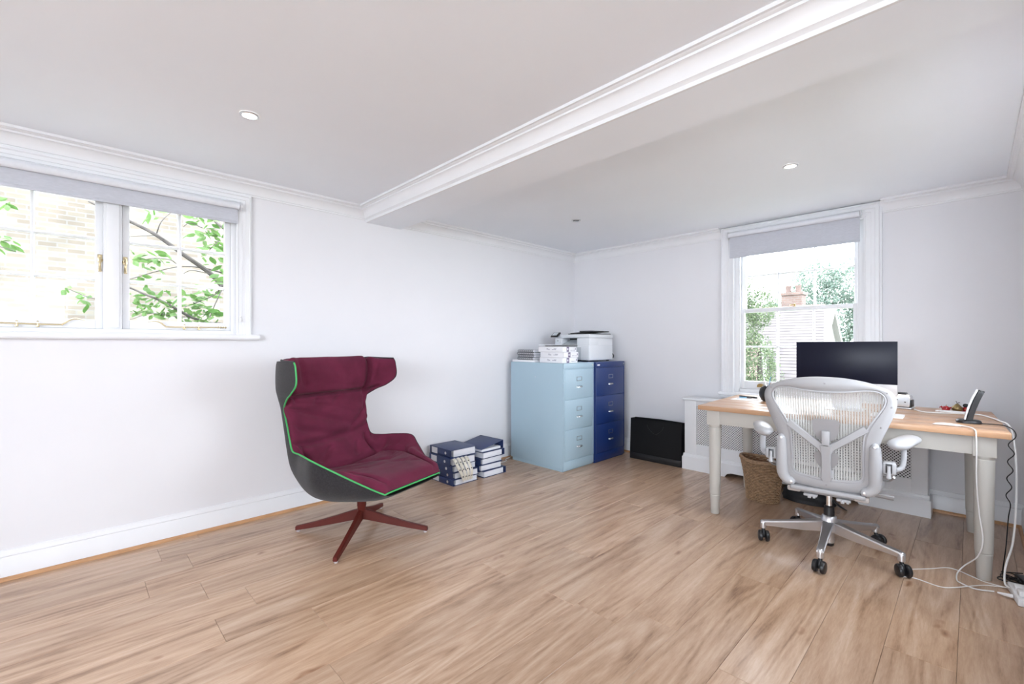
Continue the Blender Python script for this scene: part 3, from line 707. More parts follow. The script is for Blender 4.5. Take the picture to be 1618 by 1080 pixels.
# ================================================================== FILING CABINETS
def cabinet(y0, y1, xf, H, m, label, mh):
    o = thing('filing_cabinet', label, 'filing cabinet', (xf-0.34, (y0+y1)/2, 0))
    xb = 0.075
    q = MB(); q.box(xb, xf-0.004, y0, y1, 0.03, H, 0.004); q.box(xb+0.02, xf-0.012, y0+0.006, y1-0.006, 0, 0.031); q.obj('body', m, o, w=True)
    q = MB(); q.box(xf-0.004, xf+0.006, y0+0.001, y1-0.001, H-0.052, H, 0.003); q.obj('top_rail', m, o, w=True)
    q = MB(); q.box(xf-0.004, xf+0.002, y0+0.001, y1-0.001, 0.012, 0.092, 0.002); q.obj('plinth', m, o, w=True)
    for yy in (y0+0.008, y1-0.008): MB().box(xf-0.004, xf+0.004, yy-0.007, yy+0.007, 0.092, H-0.053, 0.002).obj('side_rail', m, o, w=True)
    zz = [0.098, 0.098+(H-0.155)/3, 0.098+2*(H-0.155)/3, H-0.057]
    for i in range(3):
        a, b = zz[i]+0.003, zz[i+1]-0.003
        q = MB(); q.box(xf-0.012, xf+0.004, y0+0.018, y1-0.018, a, b, 0.003); dr = q.obj('drawer', m, o, w=True)
        ym = (y0+y1)/2; zc = a+(b-a)*0.60
        q = MB()
        for (ya, yb, za, zb) in ((-.038, .038, .036, .040), (-.038, .038, 0, .005), (-.038, -.034, .005, .036), (.034, .038, .005, .036)):
            q.box(xf+0.004, xf+0.0075, ym+ya, ym+yb, zc+za, zc+zb, 0.001)
        lf = q.obj('label_holder', M['nickel'], dr, w=True)
        q = MB(); q.box(xf+0.004, xf+0.0048, ym-.034, ym+.034, zc+.005, zc+.036); q.obj('label_card', mh, dr, w=True)
        # cup pull
        zp = zc-0.062
        rows = []
        for k in range(7):
            an = PI*k/6*0.5
            rows.append([(xf+0.004+0.020*math.cos(an)*s_, ym+yy_, zp+0.016*math.sin(an)) for yy_, s_ in ((-.040, .15), (-.034, .7), (-.02, .95), (0, 1), (.02, .95), (.034, .7), (.040, .15))])
        q = MB(); q.grid(rows); bmesh.ops.solidify(q.bm, geom=q.bm.faces[:], thickness=0.0015); q.obj('cup_pull', M['chrome'], dr, w=True, ang=60)
    q = MB(); q.lathe([(0.008, 0), (0.008, 0.004), (0.005, 0.005)], (0, 0, 0), 14); q.xform(Matrix.Translation((xf+0.006, y1-0.025, H-0.026)) @ Matrix.Rotation(PI/2, 4, 'Y')); q.obj('lock', M['steel'], o, w=True)
    return o
HC = 1.010
c1 = cabinet(-1.163, -0.688, 0.772, HC, M['ltblue'], 'pale blue three-drawer steel filing cabinet standing in the corner', M['ltblue'])
mb = MB(); mb.lathe([(0.004, 0), (0.004, 0.0012)], (0, 0, 0), 12); mb.xform(Matrix.Translation((0.42, -1.163, 0.87)) @ Matrix.Rotation(PI/2, 4, 'X')); mb.obj('side_bolt', M['steel'], c1, w=True)
c2 = cabinet(-0.680, -0.150, 0.790, HC, M['navy'], 'navy blue three-drawer steel filing cabinet beside the pale one', M['navy'])
mb = MB(); mb.box(0.7962, 0.7968, -0.655, -0.610, HC-0.036, HC-0.022); mb.obj('maker_badge', M['label'], c2, w=True)
ZC = HC

# on top of the cabinets: paper reams, folder, notebooks, printer
reamlab = ['lowest of the three paper reams on the pale blue cabinet', 'middle of the three paper reams on the pale blue cabinet', 'topmost of the three paper reams on the pale blue cabinet']
for i in range(3):
    jx, jy = (0, 0.004, -0.012)[i], (0, 0.008, -0.002)[i]
    o = thing('paper_ream', 'white printed ' + reamlab[i], 'paper', (0.595+jx, -1.02+jy, ZC+i*0.0525), 0.04*(i-1), group='paper reams')
    q = MB(); q.box(-0.150, 0.150, -0.110, 0.110, 0.0005, 0.052, 0.004); q.obj('wrapper', M['paperw'], o)
    q = MB(); q.box(0.1495, 0.1508, -0.050, -0.015, 0.003, 0.0495); q.obj('printed_band', M['purple'], o)
    q = MB(); q.box(0.1508, 0.1512, -0.042, -0.026, 0.018, 0.036); q.obj('band_mark', M['label'], o)
    q = MB(); q.box(0.02, 0.07, -0.1108, -0.1100, 0.022, 0.027); q.box(0.04, 0.075, -0.1108, -0.1100, 0.031, 0.034); q.obj('printed_line', M['print'], o)
    text_part('Plus', 0.024, M['print'], o, (-0.045, -0.1106, 0.020), (PI/2, 0, 0))
    q = MB()
    for yy in (0.012, 0.03, 0.048, 0.066): q.box(0.1500, 0.1507, yy, yy+0.010, 0.014, 0.019)
    q.box(0.1500, 0.1507, 0.085, 0.097, 0.020, 0.038)
    q.obj('printed_line', M['print'], o)
z = ZC+0.1585
o = thing('document_tray', 'thin black folder lying on the stacked paper reams', 'folder', (0.60, -1.00, z), 0.05)
q = MB(); q.box(-0.12, 0.145, -0.085, 0.085, 0.0005, 0.010, 0.002); q.obj('cover', M['black'], o)
q = MB(); q.box(-0.19, -0.04, -0.10, 0.05, 0.0105, 0.016, 0.001); q.obj('sheet', M['paperw'], o)
o = tag(MB().box(0.085, 0.40, -1.150, -0.92, ZC+0.0005, ZC+0.022, 0.003).obj('paper_pad', M['paperw']), 'flat white paper pad under the spiral notebooks', 'paper pad')
nbl = ['bottom spiral notebook of the pile on the pale blue cabinet', 'second-lowest spiral notebook of the pile on the pale blue cabinet', 'second-highest spiral notebook of the pile on the pale blue cabinet', 'top spiral notebook of the pile on the pale blue cabinet']
for i in range(4):
    o = thing('spiral_notebook', nbl[i], 'notebook', (0.235+0.006*(i % 2), -1.03+0.004*((i+1) % 3), ZC+0.0225+i*0.0255), 0.03*((i*7) % 3-1), group='spiral notebooks')
    q = MB(); q.box(-0.105, 0.125, -0.085, 0.095, 0.004, 0.0215, 0.001); q.obj('pages', M['paper'], o)
    q = MB(); q.box(-0.108, 0.128, -0.088, 0.098, 0.0215, 0.0235, 0.0005); q.box(-0.108, 0.128, -0.088, 0.098, 0.0015, 0.004, 0.0005); q.obj('cover', M['printerg'], o)
    q = MB()
    for k in range(17):
        xx = -0.098+k*0.0133
        q.tube([(xx, -0.088+0.011*math.cos(a)-0.002, 0.0125+0.0115*math.sin(a)) for a in [2*PI*j/10 for j in range(10)]], 0.0018, 5, closed=True)
    q.obj('spiral_wire', M['black'], o)

# multifunction printer
o = thing('printer', 'white multifunction laser printer with black feeder tray on the cabinets', 'printer', (0.455, -0.42, ZC))
X0, X1, Y0, Y1 = 0.225, 0.690, -0.640, -0.215
q = MB(); q.box(X0, X1, Y0, Y1, ZC+0.012, ZC+0.175, 0.012, 3); q.box(X0+0.002, X1-0.002, Y0+0.15, Y1, ZC+0.165, ZC+0.245, 0.008); q.box(X0+0.30, X1-0.002, Y0+0.004, Y0+0.16, ZC+0.165, ZC+0.245, 0.006); q.box(X0+0.002, X0+0.10, Y0+0.004, Y0+0.16, ZC+0.165, ZC+0.245, 0.006); q.obj('body', M['printer'], o, w=True)
q = MB(); q.box(X0+0.01, X1-0.11, Y0-0.004, Y0+0.004, ZC+0.020, ZC+0.150, 0.003); q.obj('front_panel', M['printerg'], o, w=True)
q = MB(); q.box(X0+0.10, X0+0.30, Y0+0.005, Y0+0.16, ZC+0.1752, ZC+0.178); q.box(X0+0.10, X0+0.30, Y0+0.145, Y0+0.149, ZC+0.176, ZC+0.243); q.obj('output_tray', M['black'], o, w=True)
q = MB(); q.prism([(0, 0), (0.14, 0.045), (0.14, 0.049), (0, 0.004)], X0+0.11, X0+0.29, lambda a, b, h: (h, Y0+0.006+a, ZC+0.180+b)); q.obj('paper_stop', M['printerg'], o, w=True)
q = MB(); q.box(X0-0.002, X1+0.002, Y0-0.004, Y1+0.002, ZC+0.2455, ZC+0.284, 0.008, 3); q.obj('scanner_lid', M['printer'], o, w=True)
q = MB(); q.box(X0+0.17, X1-0.01, Y0+0.02, Y1-0.02, ZC+0.2845, ZC+0.293, 0.003); q.prism([(0, 0), (0.30, 0.016), (0.30, 0.024), (0, 0.006)], Y0+0.06, Y1-0.08, lambda a, b, h: (X0+0.17+a, h, ZC+0.293+b)); q.obj('feeder_tray', M['black'], o, w=True)
q = MB(); q.box(X0+0.26, X1-0.05, Y0+0.10, Y1-0.10, ZC+0.309, ZC+0.322, 0.004); q.obj('feeder_cover', M['black'], o, w=True)
rt = Matrix.Rotation(math.radians(-38), 3, 'X')
q = MB(); q.box(X0-0.012, X0+0.085, Y0-0.062, Y0+0.012, ZC+0.275, ZC+0.287, 0.003, rot=Matrix.Rotation(math.radians(38), 3, 'X')); cp = q.obj('control_panel', M['black'], o, w=True)
q = MB(); q.box(X0+0.005, X0+0.068, Y0-0.052, Y0-0.006, ZC+0.2865, ZC+0.288, rot=Matrix.Rotation(math.radians(38), 3, 'X')); q.xform(Matrix.Translation((0, -0.002, 0.0025))); q.obj('touch_screen', M['printerg'], cp, w=True)
q = MB(); q.box(X0+0.02, X0+0.08, Y0-0.004, Y0+0.012, ZC+0.19, ZC+0.244, 0.004); q.obj('panel_support', M['printer'], o, w=True)
q = MB(); q.box(X0+0.045, X0+0.055, Y0-0.0055, Y0-0.004, ZC+0.212, ZC+0.222); q.obj('usb_port', M['black'], o, w=True)
for fx in (X0+0.04, X1-0.04):
    for fy in (Y0+0.04, Y1-0.04): MB().lathe([(0.015, ZC+0.0005), (0.015, ZC+0.013)], (fx, fy, 0), 12).obj('foot', M['black'], o, w=True)
q = MB(); q.tube(cr([(X1-0.05, Y1+0.001, ZC+0.09), (X1-0.04, Y1+0.03, ZC+0.085), (X1-0.02, Y1+0.045, ZC+0.06), (X1-0.02, Y1+0.035, ZC+0.03)], 6), 0.006, 8); q.obj('power_lead', M['black'], o, w=True)

# ================================================================== LEVER-ARCH BINDERS
def binder(loc, rz, h, label, spine_side, L=0.315, W=0.275, open_=0.0, labelled=True, group='navy ring binders'):
    """flat-lying binder; spine along local x, at local y = spine_side*W/2"""
    o = thing('ring_binder', label, 'binder', loc, rz, group)
    s = spine_side; t = 0.003
    q = MB(); q.box(-L/2, L/2, -W/2, W/2, 0.0005, t+0.0005, 0.001); q.obj('lower_cover', M['navyb'], o)
    q = MB(); q.box(-L/2, L/2, s*W/2-t/2, s*W/2+t/2, 0.0005, h-0.0005, 0.001); sp = q.obj('spine', M['navyb'], o)
    q = MB(); q.box(-L/2, L/2, -W/2, W/2, -t/2, t/2, 0.001)
    q.xform(Matrix.Translation((0, s*W/2, h-t/2-0.0005)) @ Matrix.Rotation(-s*open_, 4, 'X') @ Matrix.Translation((0, -s*W/2, 0))); q.obj('upper_cover', M['navyb'], o)
    q = MB(); a, b = -W/2+0.012, W/2-0.028
    if s < 0: a, b = -b, -a
    ph = (h-2*t)*(0.93 if open_ == 0 else 0.30)
    q.box(-L/2+0.008, L/2-0.006, a, b, t+0.001, t+ph, 0.002); q.obj('page_block', M['paper'], o)
    if labelled:
        q = MB(); q.box(-L/2+0.03, -L/2+0.115, s*(W/2+t/2), s*(W/2+t/2+0.0006), h*0.12, h*0.88); q.obj('spine_label', M['label'], sp)
        q = MB(); q.lathe([(0.012, 0), (0.012, 0.001), (0.008, 0.001), (0.008, -0.004)], (0, 0, 0), 18); q.xform(Matrix.Translation((L/2-0.08, s*(W/2+t/2+0.0005), h/2)) @ Matrix.Rotation(-s*PI/2, 4, 'X')); q.obj('finger_ring', M['steel'], sp)
    return o
z = 0.0; SL = ['bottom', 'second from bottom', 'middle', 'second from top', 'top']
hs = [0.052, 0.056, 0.056, 0.066, 0.066]
for i in range(5):
    binder((0.225+(0.006, 0.004, -0.012, -0.006, -0.020)[i], -2.005+(0.0, 0.012, -0.006, -0.012, 0.004)[i], z), (0.03, -0.03, 0.06, -0.02, 0.0)[i], hs[i], 'navy ring binder, %s of the pile nearer the armchair' % SL[i], -1)
    z += hs[i]
z = 0.0
hs2 = [0.058, 0.055, 0.055, 0.058, 0.078]; sd = [1, -1, -1, 1, 1]
for i in range(5):
    binder((0.225+(0.006, -0.006, -0.010, 0.0, -0.006)[i], -1.683+(0.012, -0.02, -0.012, 0.0, -0.01)[i], z), (0.02, -0.02, 0.03, 0.05, 0.03)[i], hs2[i], 'navy ring binder, %s of the pile nearer the pale blue cabinet' % SL[i], sd[i], open_=(0.0, 0, 0, 0, -0.18)[i], labelled=(i in (1, 2)))
    z += hs2[i]
# plastic binding combs draped over the left pile
for i in range(4):
    o = thing('binding_comb', ['leftmost', 'second from left', 'third from left', 'rightmost'][i] + ' white plastic binding comb hanging over the nearer binder pile', 'binding comb', (0.405, -2.10+0.045*i, 0.05), group='white binding combs')
    yb = -2.115+0.042*i
    pts = cr([(0.376, yb-0.010, 0.228), (0.398, yb-0.008, 0.214), (0.416, yb+0.002, 0.172), (0.426+0.004*i, yb+0.028-0.006*i, 0.118), (0.426, yb+0.053-0.012*i, 0.068), (0.414, yb+0.073-0.016*i, 0.036)], 6)
    q = MB(); q.tube(pts, 0.0145, 8, flat=0.25, up=(1, 0, 0.1)); q.obj('spine_strip', M['comb'], o, w=True)
    q = MB()
    for k in (9, 16, 23):
        p = V(pts[k]); q.box(p.x+0.0022, p.x+0.0042, p.y-0.0055, p.y+0.0055, p.z-0.006, p.z+0.006)
    q.obj('slot', M['black'], o, w=True)
tag(MB().tube(cr([(0.05, -1.35, 0.006), (0.09, -1.45, 0.006), (0.16, -1.37, 0.02), (0.13, -1.28, 0.015), (0.06, -1.22, 0.006), (0.04, -1.12, 0.01)], 8), 0.004, 6).obj('wall_lead', M['cable_w']), 'cream lead on the floor between binders and pale blue cabinet', 'cable')

# ================================================================== BLACK PAPER CARRIER
o = thing('carrier_bag', 'large black paper carrier bag leaning by the radiator cover', 'bag', (1.19, -0.17, 0))
bx0, bx1, by0, by1, bh = 0.905, 1.462, -0.225, -0.075, 0.418
q = MB()
def ring(z, t, ins):
    a, b, c, d = bx0+ins, bx1-ins, by0+t*0.012, by1-t*0.045
    m_ = (c+d)/2
    return [(a, c, z), ((a+b)/2, c-0.004*t, z-0.004*t), (b, c, z), (b+0.0-0.012*t, m_, z), (b, d, z), ((a+b)/2, d, z+0.006*t), (a, d, z), (a+0.012*t, m_, z)]
R = q.grid([ring(0.0005, 0, 0.0), ring(0.06, 0.1, 0.0), ring(0.20, 0.5, 0.002), ring(0.33, 0.85, 0.003), ring(bh, 1.0, 0.004)], wrap=True)
q.bm.faces.new(R[0][::-1])
bmesh.ops.solidify(q.bm, geom=q.bm.faces[:], thickness=0.002)
q.obj('paper_body', M['blackmatte'], o, w=True, ang=25)
q = MB(); q.box(bx0+0.001, bx1-0.001, by0-0.003, by0+0.002, 0.004, 0.062, 0.001); q.obj('base_fold', M['black'], o, w=True)
for yy, zt in ((by0+0.010, 0.0), (by1-0.045, 0.02)):
    q = MB(); q.tube(cr([(1.10, yy-0.006, bh-0.05), (1.12, yy-0.008, bh-0.09), (1.19, yy-0.009, bh-0.135), (1.26, yy-0.008, bh-0.09), (1.28, yy-0.006, bh-0.05)], 6), 0.0025, 6); q.obj('handle', M['black'], o, w=True)

# ================================================================== RADIATOR COVER
o = thing('radiator_cover', 'white radiator cover with diamond lattice grille under the sash window', 'radiator cover', (2.35, -0.1, 0))
rx0, rx1, ry, rh = 1.488, 3.205, -0.205, 0.678
gx0, gx1, gz0, gz1 = 1.60, 3.12, 0.245, 0.605
q = MB()
q.box(rx0, gx0, ry, ry+0.018, 0.10, rh-0.022, 0.001); q.box(gx1, rx1, ry, ry+0.018, 0.10, rh-0.022, 0.001)
q.box(gx0, gx1, ry, ry+0.018, gz1, rh-0.022, 0.001); q.box(gx0, gx1, ry, ry+0.018, 0.10, gz0, 0.001)
q.box(rx0, rx0+0.018, ry+0.018, -0.036, 0.0, rh-0.022); q.box(rx1-0.018, rx1, ry+0.018, -0.036, 0.0, rh-0.022)
q.obj('casing', M['trim'], o, w=True)
q = MB(); q.box(rx0-0.014, rx1+0.014, ry-0.018, -0.033, rh-0.022, rh, 0.006, 3); q.obj('shelf', M['trim'], o, w=True)
q = MB(); q.prism([(rx0-0.018, 0.0), (rx0+0.375, 0.0), (rx0+0.395, 0.028), (rx0+0.43, 0.040), (rx1-0.43, 0.040), (rx1-0.395, 0.028), (rx1-0.375, 0.0), (rx1+0.018, 0.0), (rx1+0.018, 0.118), (rx0-0.018, 0.118)], ry-0.020, ry, lambda a, b, h: (a, h, b))
q.box(rx0-0.018, rx0, ry, -0.036, 0, 0.118); q.box(rx1, rx1+0.018, ry, -0.036, 0, 0.118)
q.prism([(0, 0.118), (-0.020, 0.118), (-0.016, 0.128), (-0.010, 0.132), (-0.006, 0.146), (0, 0.150)], rx0-0.010, rx1+0.010, lambda a, b, h: (h, ry+a, b))
q.obj('plinth', M['trim'], o, w=True)
q = MB(); p_ = 0.0205; bw = 0.0062
n_ = int((gx1-gx0+gz1-gz0)/p_)
for sgn in (1, -1):
    for k in range(n_+1):
        c = k*p_
        # line x - gx0 + sgn*(z-gz0) ...
        if sgn > 0: a = (gx0+c, gz0); b = (gx0+c-(gz1-gz0), gz1)
        else: a = (gx0+c-(gz1-gz0), gz0); b = (gx0+c, gz1)
        (ax, az), (bx_, bz) = a, b
        lo_t, hi_t = 0.0, 1.0
        dx = bx_-ax
        for lim, s in ((gx0, 1), (gx1, -1)):
            # keep s*(x-lim) >= 0
            va, vb = s*(ax-lim), s*(bx_-lim)
            if va < 0 and vb < 0: lo_t = 2
            elif va < 0: lo_t = max(lo_t, va/(va-vb))
            elif vb < 0: hi_t = min(hi_t, va/(va-vb))
        if hi_t-lo_t < 0.02: continue
        P0 = V((ax+dx*lo_t, 0, az+(bz-az)*lo_t)); P1 = V((ax+dx*hi_t, 0, az+(bz-az)*hi_t))
        d = (P1-P0).normalized(); nn = V((-d.z, 0, d.x))*bw/2
        yy = ry+0.006+(0.0008 if sgn > 0 else 0)
        q.prism([((P0-nn).x, (P0-nn).z), ((P1-nn).x, (P1-nn).z), ((P1+nn).x, (P1+nn).z), ((P0+nn).x, (P0+nn).z)], yy, yy+0.003, lambda a_, b_, h_: (a_, h_, b_))
g_ = q.obj('lattice_grille', M['trim'], o, w=True); g_['kind'] = 'stuff'
q = MB(); q.box(gx0-0.02, gx1+0.02, ry+0.045, ry+0.055, 0.05, gz1+0.02); q.obj('shade_backing', M['dark'], o, w=True)  # dark sheet behind the grille, painted shade of the cover's interior

# ================================================================== DESK
DA = math.radians(2.8); DO = (2.067, -1.258, 0); DW, DD, DH = 1.487, 0.95, 0.76
desk = thing('desk', 'farmhouse desk with oak top and putty painted turned legs', 'desk', DO, DA)
q = MB()
nb = 6; bw = DD/nb
for i in range(nb):
    q = MB(); q.box(0, DW, i*bw+(0.0003 if i else 0), (i+1)*bw-0.0003, DH-0.030, DH, 0.0012 if 0 < i < nb-1 else 0.0022, 2); q.obj('top_board', M['desktop'], desk)
q = MB(); ins = 0.045
q.box(ins+0.085, DW-ins-0.085, ins+0.004, ins+0.024, 0.632, DH-0.0305, 0.001); q.obj('front_apron', M['cream'], desk)
q = MB(); q.box(ins+0.085, DW-ins-0.085, DD-ins-0.024, DD-ins-0.004, 0.632, DH-0.0305, 0.001); q.obj('back_apron', M['cream'], desk)
for xx in (ins+0.004, DW-ins-0.024):
    q = MB(); q.box(xx, xx+0.020, ins+0.085, DD-ins-0.085, 0.632, DH-0.0305, 0.001); q.obj('side_apron', M['cream'], desk)
for (lx, ly) in ((ins+0.0425, ins+0.0425), (DW-ins-0.0425, ins+0.0425), (ins+0.0425, DD-ins-0.0425), (DW-ins-0.0425, DD-ins-0.0425)):
    q = MB(); q.box(lx-0.0425, lx+0.0425, ly-0.0425, ly+0.0425, 0.625, DH-0.0305, 0.002)
    q.lathe([(0.0255, 0), (0.0275, 0.003), (0.0325, 0.126), (0.0335, 0.130), (0.0310, 0.133), (0.0335, 0.136), (0.0345, 0.142), (0.0405, 0.59), (0.0410, 0.606), (0.0385, 0.609), (0.0385, 0.613), (0.0420, 0.618), (0.0420, 0.626)], (lx, ly, 0), 36)
    q.obj('leg', M['cream'], desk, ang=35)

# ================================================================== WICKER BASKET
o = thing('wicker_basket', 'oval brown wicker waste basket beside the desk leg', 'basket', (2.300, -0.640, 0), 0.1)
HB = 0.315
def bk(a, z, dr=0.0):
    f = z/HB; r = 0.098+0.042*f-0.008*math.sin(f*PI)+dr
    zz = z+0.009*math.cos(2*a)*f
    return (r*1.08*math.cos(a), r*0.82*math.sin(a), zz)
NS = 36
for i in range(24):
    z_ = 0.008+i*(HB-0.02)/23
    pts = [bk(2*PI*k/(NS*2), z_, 0.0036*(1 if ((k//2+i) % 2) else -1)) for k in range(NS*2)]
    q = MB(); q.tube(pts, 0.0070, 6, closed=True, flat=0.8); q.obj('weaver', M['wicker'], o)
q = MB()
for k in range(NS): q.tube([bk(2*PI*(k+0.25)/NS, HB*j/8, -0.0005) for j in range(9)], 0.0028, 5)
q.obj('stakes', M['wickerd'], o)
q = MB(); q.tube([bk(2*PI*k/60, HB+0.004) for k in range(60)], 0.0095, 8, closed=True); q.tube([bk(2*PI*k/60, HB-0.006, 0.007) for k in range(60)], 0.006, 6, closed=True); q.obj('rim', M['wicker'], o)
q = MB(); q.lathe([(0.092, 0.0005), (0.097, 0.012)], (0, 0, 0), 40, sx=1.08, sy=0.82); q.obj('base', M['wickerd'], o)
q = MB(); q.grid([[bk(2*PI*k/40, HB*j/6, -0.006) for k in range(40)] for j in range(7)], wrap=True); q.obj('lining', M['wickerd'], o)

# soft black bag under the desk
o = thing('soft_bag', 'crumpled black bag on the floor behind the wicker basket', 'bag', (2.55, -0.42, 0))
rows = []
for j in range(9):
    f = j/8
    rows.append([((0.17*(1-f**3)**0.5)*math.cos(a)*(1+0.18*noise.noise(V((math.cos(a)*2, math.sin(a)*2, f*3)))), (0.10*(1-f**3)**0.5)*math.sin(a)*(1+0.2*noise.noise(V((math.cos(a)*2+5, math.sin(a)*2, f*3)))), 0.0005+0.125*f+0.014*noise.noise(V((math.cos(a)*3, math.sin(a)*3+2, f*2)))*f) for a in [2*PI*k/28 for k in range(28)]])
q = MB(); R = q.grid(rows, wrap=True); q.bm.faces.new(R[0][::-1]); q.obj('pouch', M['blackmatte'], o, ang=70)
q = MB(); q.tube(cr([(0.10, -0.06, 0.10), (0.19, -0.10, 0.05), (0.24, -0.05, 0.008), (0.18, 0.02, 0.02), (0.09, 0.03, 0.09)], 6), 0.009, 6, flat=0.4); q.obj('strap', M['black'], o)

# ================================================================== OFFICE CHAIR
def office_chair():
    o = thing('office_chair', 'pale grey mesh-back office chair on castors at the desk', 'office chair', (2.84, -1.275, 0), math.radians(6.5))
    def yb(x, z):  # back frame surface: reclined, sides curl towards the sitter
        return -0.165-0.20*(z-0.40)+0.16*max(0, z-0.80)**1.5+0.55*x*x
    OUT = [(0, 1.016), (.09, 1.011), (.18, .993), (.25, .965), (.283, .935), (.295, .895), (.286, .840), (.262, .770), (.236, .700), (.220, .630), (.214, .540), (.212, .450), (.190, .405), (.13, .392), (0, .386)]
    INN = [(0, .932), (.10, .938), (.17, .949), (.22, .945), (.247, .914), (.240, .872), (.206, .812), (.176, .757), (.160, .700), (.156, .620), (.156, .560), (.155, .495), (.135, .466), (.06, .455), (0, .453)]
    def full(h):
        h = [p for p in h]; return h + [(-x, z) for x, z in h[-2:0:-1]]
    def dense(h, n=8): return cr(full(h), n, closed=True)
    A = dense(OUT); B = dense(INN)
    def loop3(P, off): return [(x, yb(x, z)+off, z) for x, z in P]
    def mix(f): return [(a[0]*f+b[0]*(1-f), a[1]*f+b[1]*(1-f)) for a, b in zip(A, B)]
    prof = [(0.0, 0.0), (0.03, -0.010), (0.16, -0.012), (0.20, -0.016), (0.5, -0.020), (0.85, -0.016), (1.0, -0.004), (1.0, 0.006), (0.8, 0.014), (0.2, 0.012), (0.0, 0.006)]
    rows = [loop3(mix(f), d) for f, d in prof]; rows.append(rows[0])
    q = MB(); q.grid(rows, wrap=True); bmesh.ops.remove_doubles(q.bm, verts=q.bm.verts, dist=1e-6); q.obj('back_frame', M['chair'], o, ang=50)
    # inner lip
    q = MB(); q.tube([(x, yb(x, z)-0.011, z) for x, z in mix(0.035)], 0.0042, 8, closed=True); q.obj('frame_lip', M['chairl'], o)
    # suspension weave
    rows = []
    for k in range(0, 13):
        f = k/12
        rows.append([(x*f, yb(x, z)*f+(yb(0, 0.69))*(1-f)+0.03*(1-f*f)+0.004, 0.69+(z-0.69)*f) for x, z in B])
    q = MB(); q.grid(rows[1:], wrap=True); q.bm.faces.new([v for v in q.bm.verts][:len(B)]); q.obj('back_weave', M['weave'], o, ang=90)
    # rivets
    q = MB()
    for x, z in ((0, .983), (.255, .945), (-.255, .945), (.272, .872), (-.272, .872), (.232, .765), (-.232, .765), (0, .420)):
        y = yb(x, z)-0.019
        q.lathe([(0.005, -0.002), (0.005, 0.0015), (0.003, 0.0025)], (0, 0, 0), 12)
        for v in q.bm.verts:
            if v.tag is False: v.co = V((x+v.co.x, y-v.co.z, z+v.co.y)); v.tag = True
    q.obj('rivet', M['chairm'], o)
    # Y-shaped spine support: two arms and stem
    def bar(pts, w, th, name, m, dy=-0.006):
        P = cr(pts, 8); q = MB(); rows = []
        for i, (x, z, ww) in enumerate(P):
            a = V((P[min(i+1, len(P)-1)][0]-P[max(i-1, 0)][0], P[min(i+1, len(P)-1)][1]-P[max(i-1, 0)][1])); a.normalize(); nx, nz = -a.y, a.x
            y = yb(x, z)+dy
            rows.append([(x+nx*ww*c, y+s, z+nz*ww*c) for c, s in ((1, 0.004), (1, -0.006), (.8, -0.011), (-.8, -0.011), (-1, -0.006), (-1, 0.004))])
        R = q.grid(rows, wrap=True); q.bm.faces.new(R[0][::-1]); q.bm.faces.new(R[-1]); return q.obj(name, m, o, ang=40)
    for s in (1, -1):
        bar([(s*.172, .752, .019), (s*.115, .705, .018), (s*.06, .660, .018), (s*.022, .630, .020), (s*.004, .600, .020)], 0, 0, 'spine_arm', M['chair'])
    bar([(0, .640, .028), (0, .600, .024), (0, .55, .021), (0, .49, .023), (0, .455, .025), (0, .440, .018)], 0, 0, 'spine_stem', M['chair'], dy=-0.010)
    q = MB(); q.prism([(-.062, .775), (-.045, .786), (.045, .786), (.062, .775), (.056, .715), (.040, .680), (.020, .668), (-.020, .668), (-.040, .680), (-.056, .715)], 0.012, 0.018, lambda a, b, h: (a, yb(a, b)+h-0.012, b)); q.obj('lumbar_pad', M['chairm'], o)
    q = MB(); q.box(-0.018, 0.018, yb(0, .69)-0.020, yb(0, .69)-0.004, 0.645, 0.722, 0.004); q.obj('lumbar_tab', M['chair'], o)
    for s in (1, -1):
        q = MB(); q.prism([(s*.012, .60), (s*.05, .60), (s*.058, .575), (s*.045, .535), (s*.02, .505)], 0.006, 0.012, lambda a, b, h: (a, yb(a, b)+h, b)); q.obj('sacral_pad', M['chairm'], o)
        q = MB(); q.box(s*.026-0.007, s*.026+0.007, yb(0, .49)-0.004, yb(0, .49)+0.006, .462, .505, .004); q.obj('stem_clip', M['chairl'], o)
    # side yokes (arm carriers) on the back
    for s in (1, -1):
        P = cr([(s*.208, yb(.2, .66)-.020, .660), (s*.209, yb(.2, .6)-.024, .600), (s*.210, yb(.2, .5)-.026, .500), (s*.207, yb(.2, .44)-.026, .450), (s*.190, yb(.19, .42)-.024, .420), (s*.165, yb(.16, .41)-.020, .408)], 6)
        q = MB(); q.tube(P, [0.024+0.005*math.sin(PI*i/(len(P)-1)) for i in range(len(P))], 14)
        for e in (P[0], P[-1]): q.lathe([(0.0005, -0.021), (0.014, -0.016), (0.021, 0), (0.014, 0.016), (0.0005, 0.021)], e, 14, cap=False)
        yk = q.obj('yoke', M['chairl'], o, ang=60)
        for e in (P[0], P[-1]):
            q = MB(); q.lathe([(0.0075, 0), (0.0075, 0.003), (0.004, 0.004)], (0, 0, 0), 12); q.xform(Matrix.Translation((e[0], e[1]-0.020, e[2])) @ Matrix.Rotation(PI/2, 4, 'X')); q.obj('bolt', M['steel'], yk)
        # arm block with lever
        q = MB(); q.box(s*.236, s*.292, -0.205, -0.140, .525, .588, 0.012, 3); q.tube([(s*.20, -.19, .55), (s*.245, -.175, .55)], 0.018, 10); bl = q.obj('arm_block', M['chairl'], o, ang=50)
        q = MB(); q.box(s*.262-0.013, s*.262+0.013, -0.2065, -0.2040, .535, .582, 0.002); q.obj('lever_slot', M['black'], bl)
        q = MB(); q.tube([(s*.262, -.209, .572), (s*.262, -.213, .55), (s*.262, -.217, .528), (s*.262, -.216, .512)], [.0075, .0075, .009, .011], 10); q.obj('lever', M['chairl'], bl)
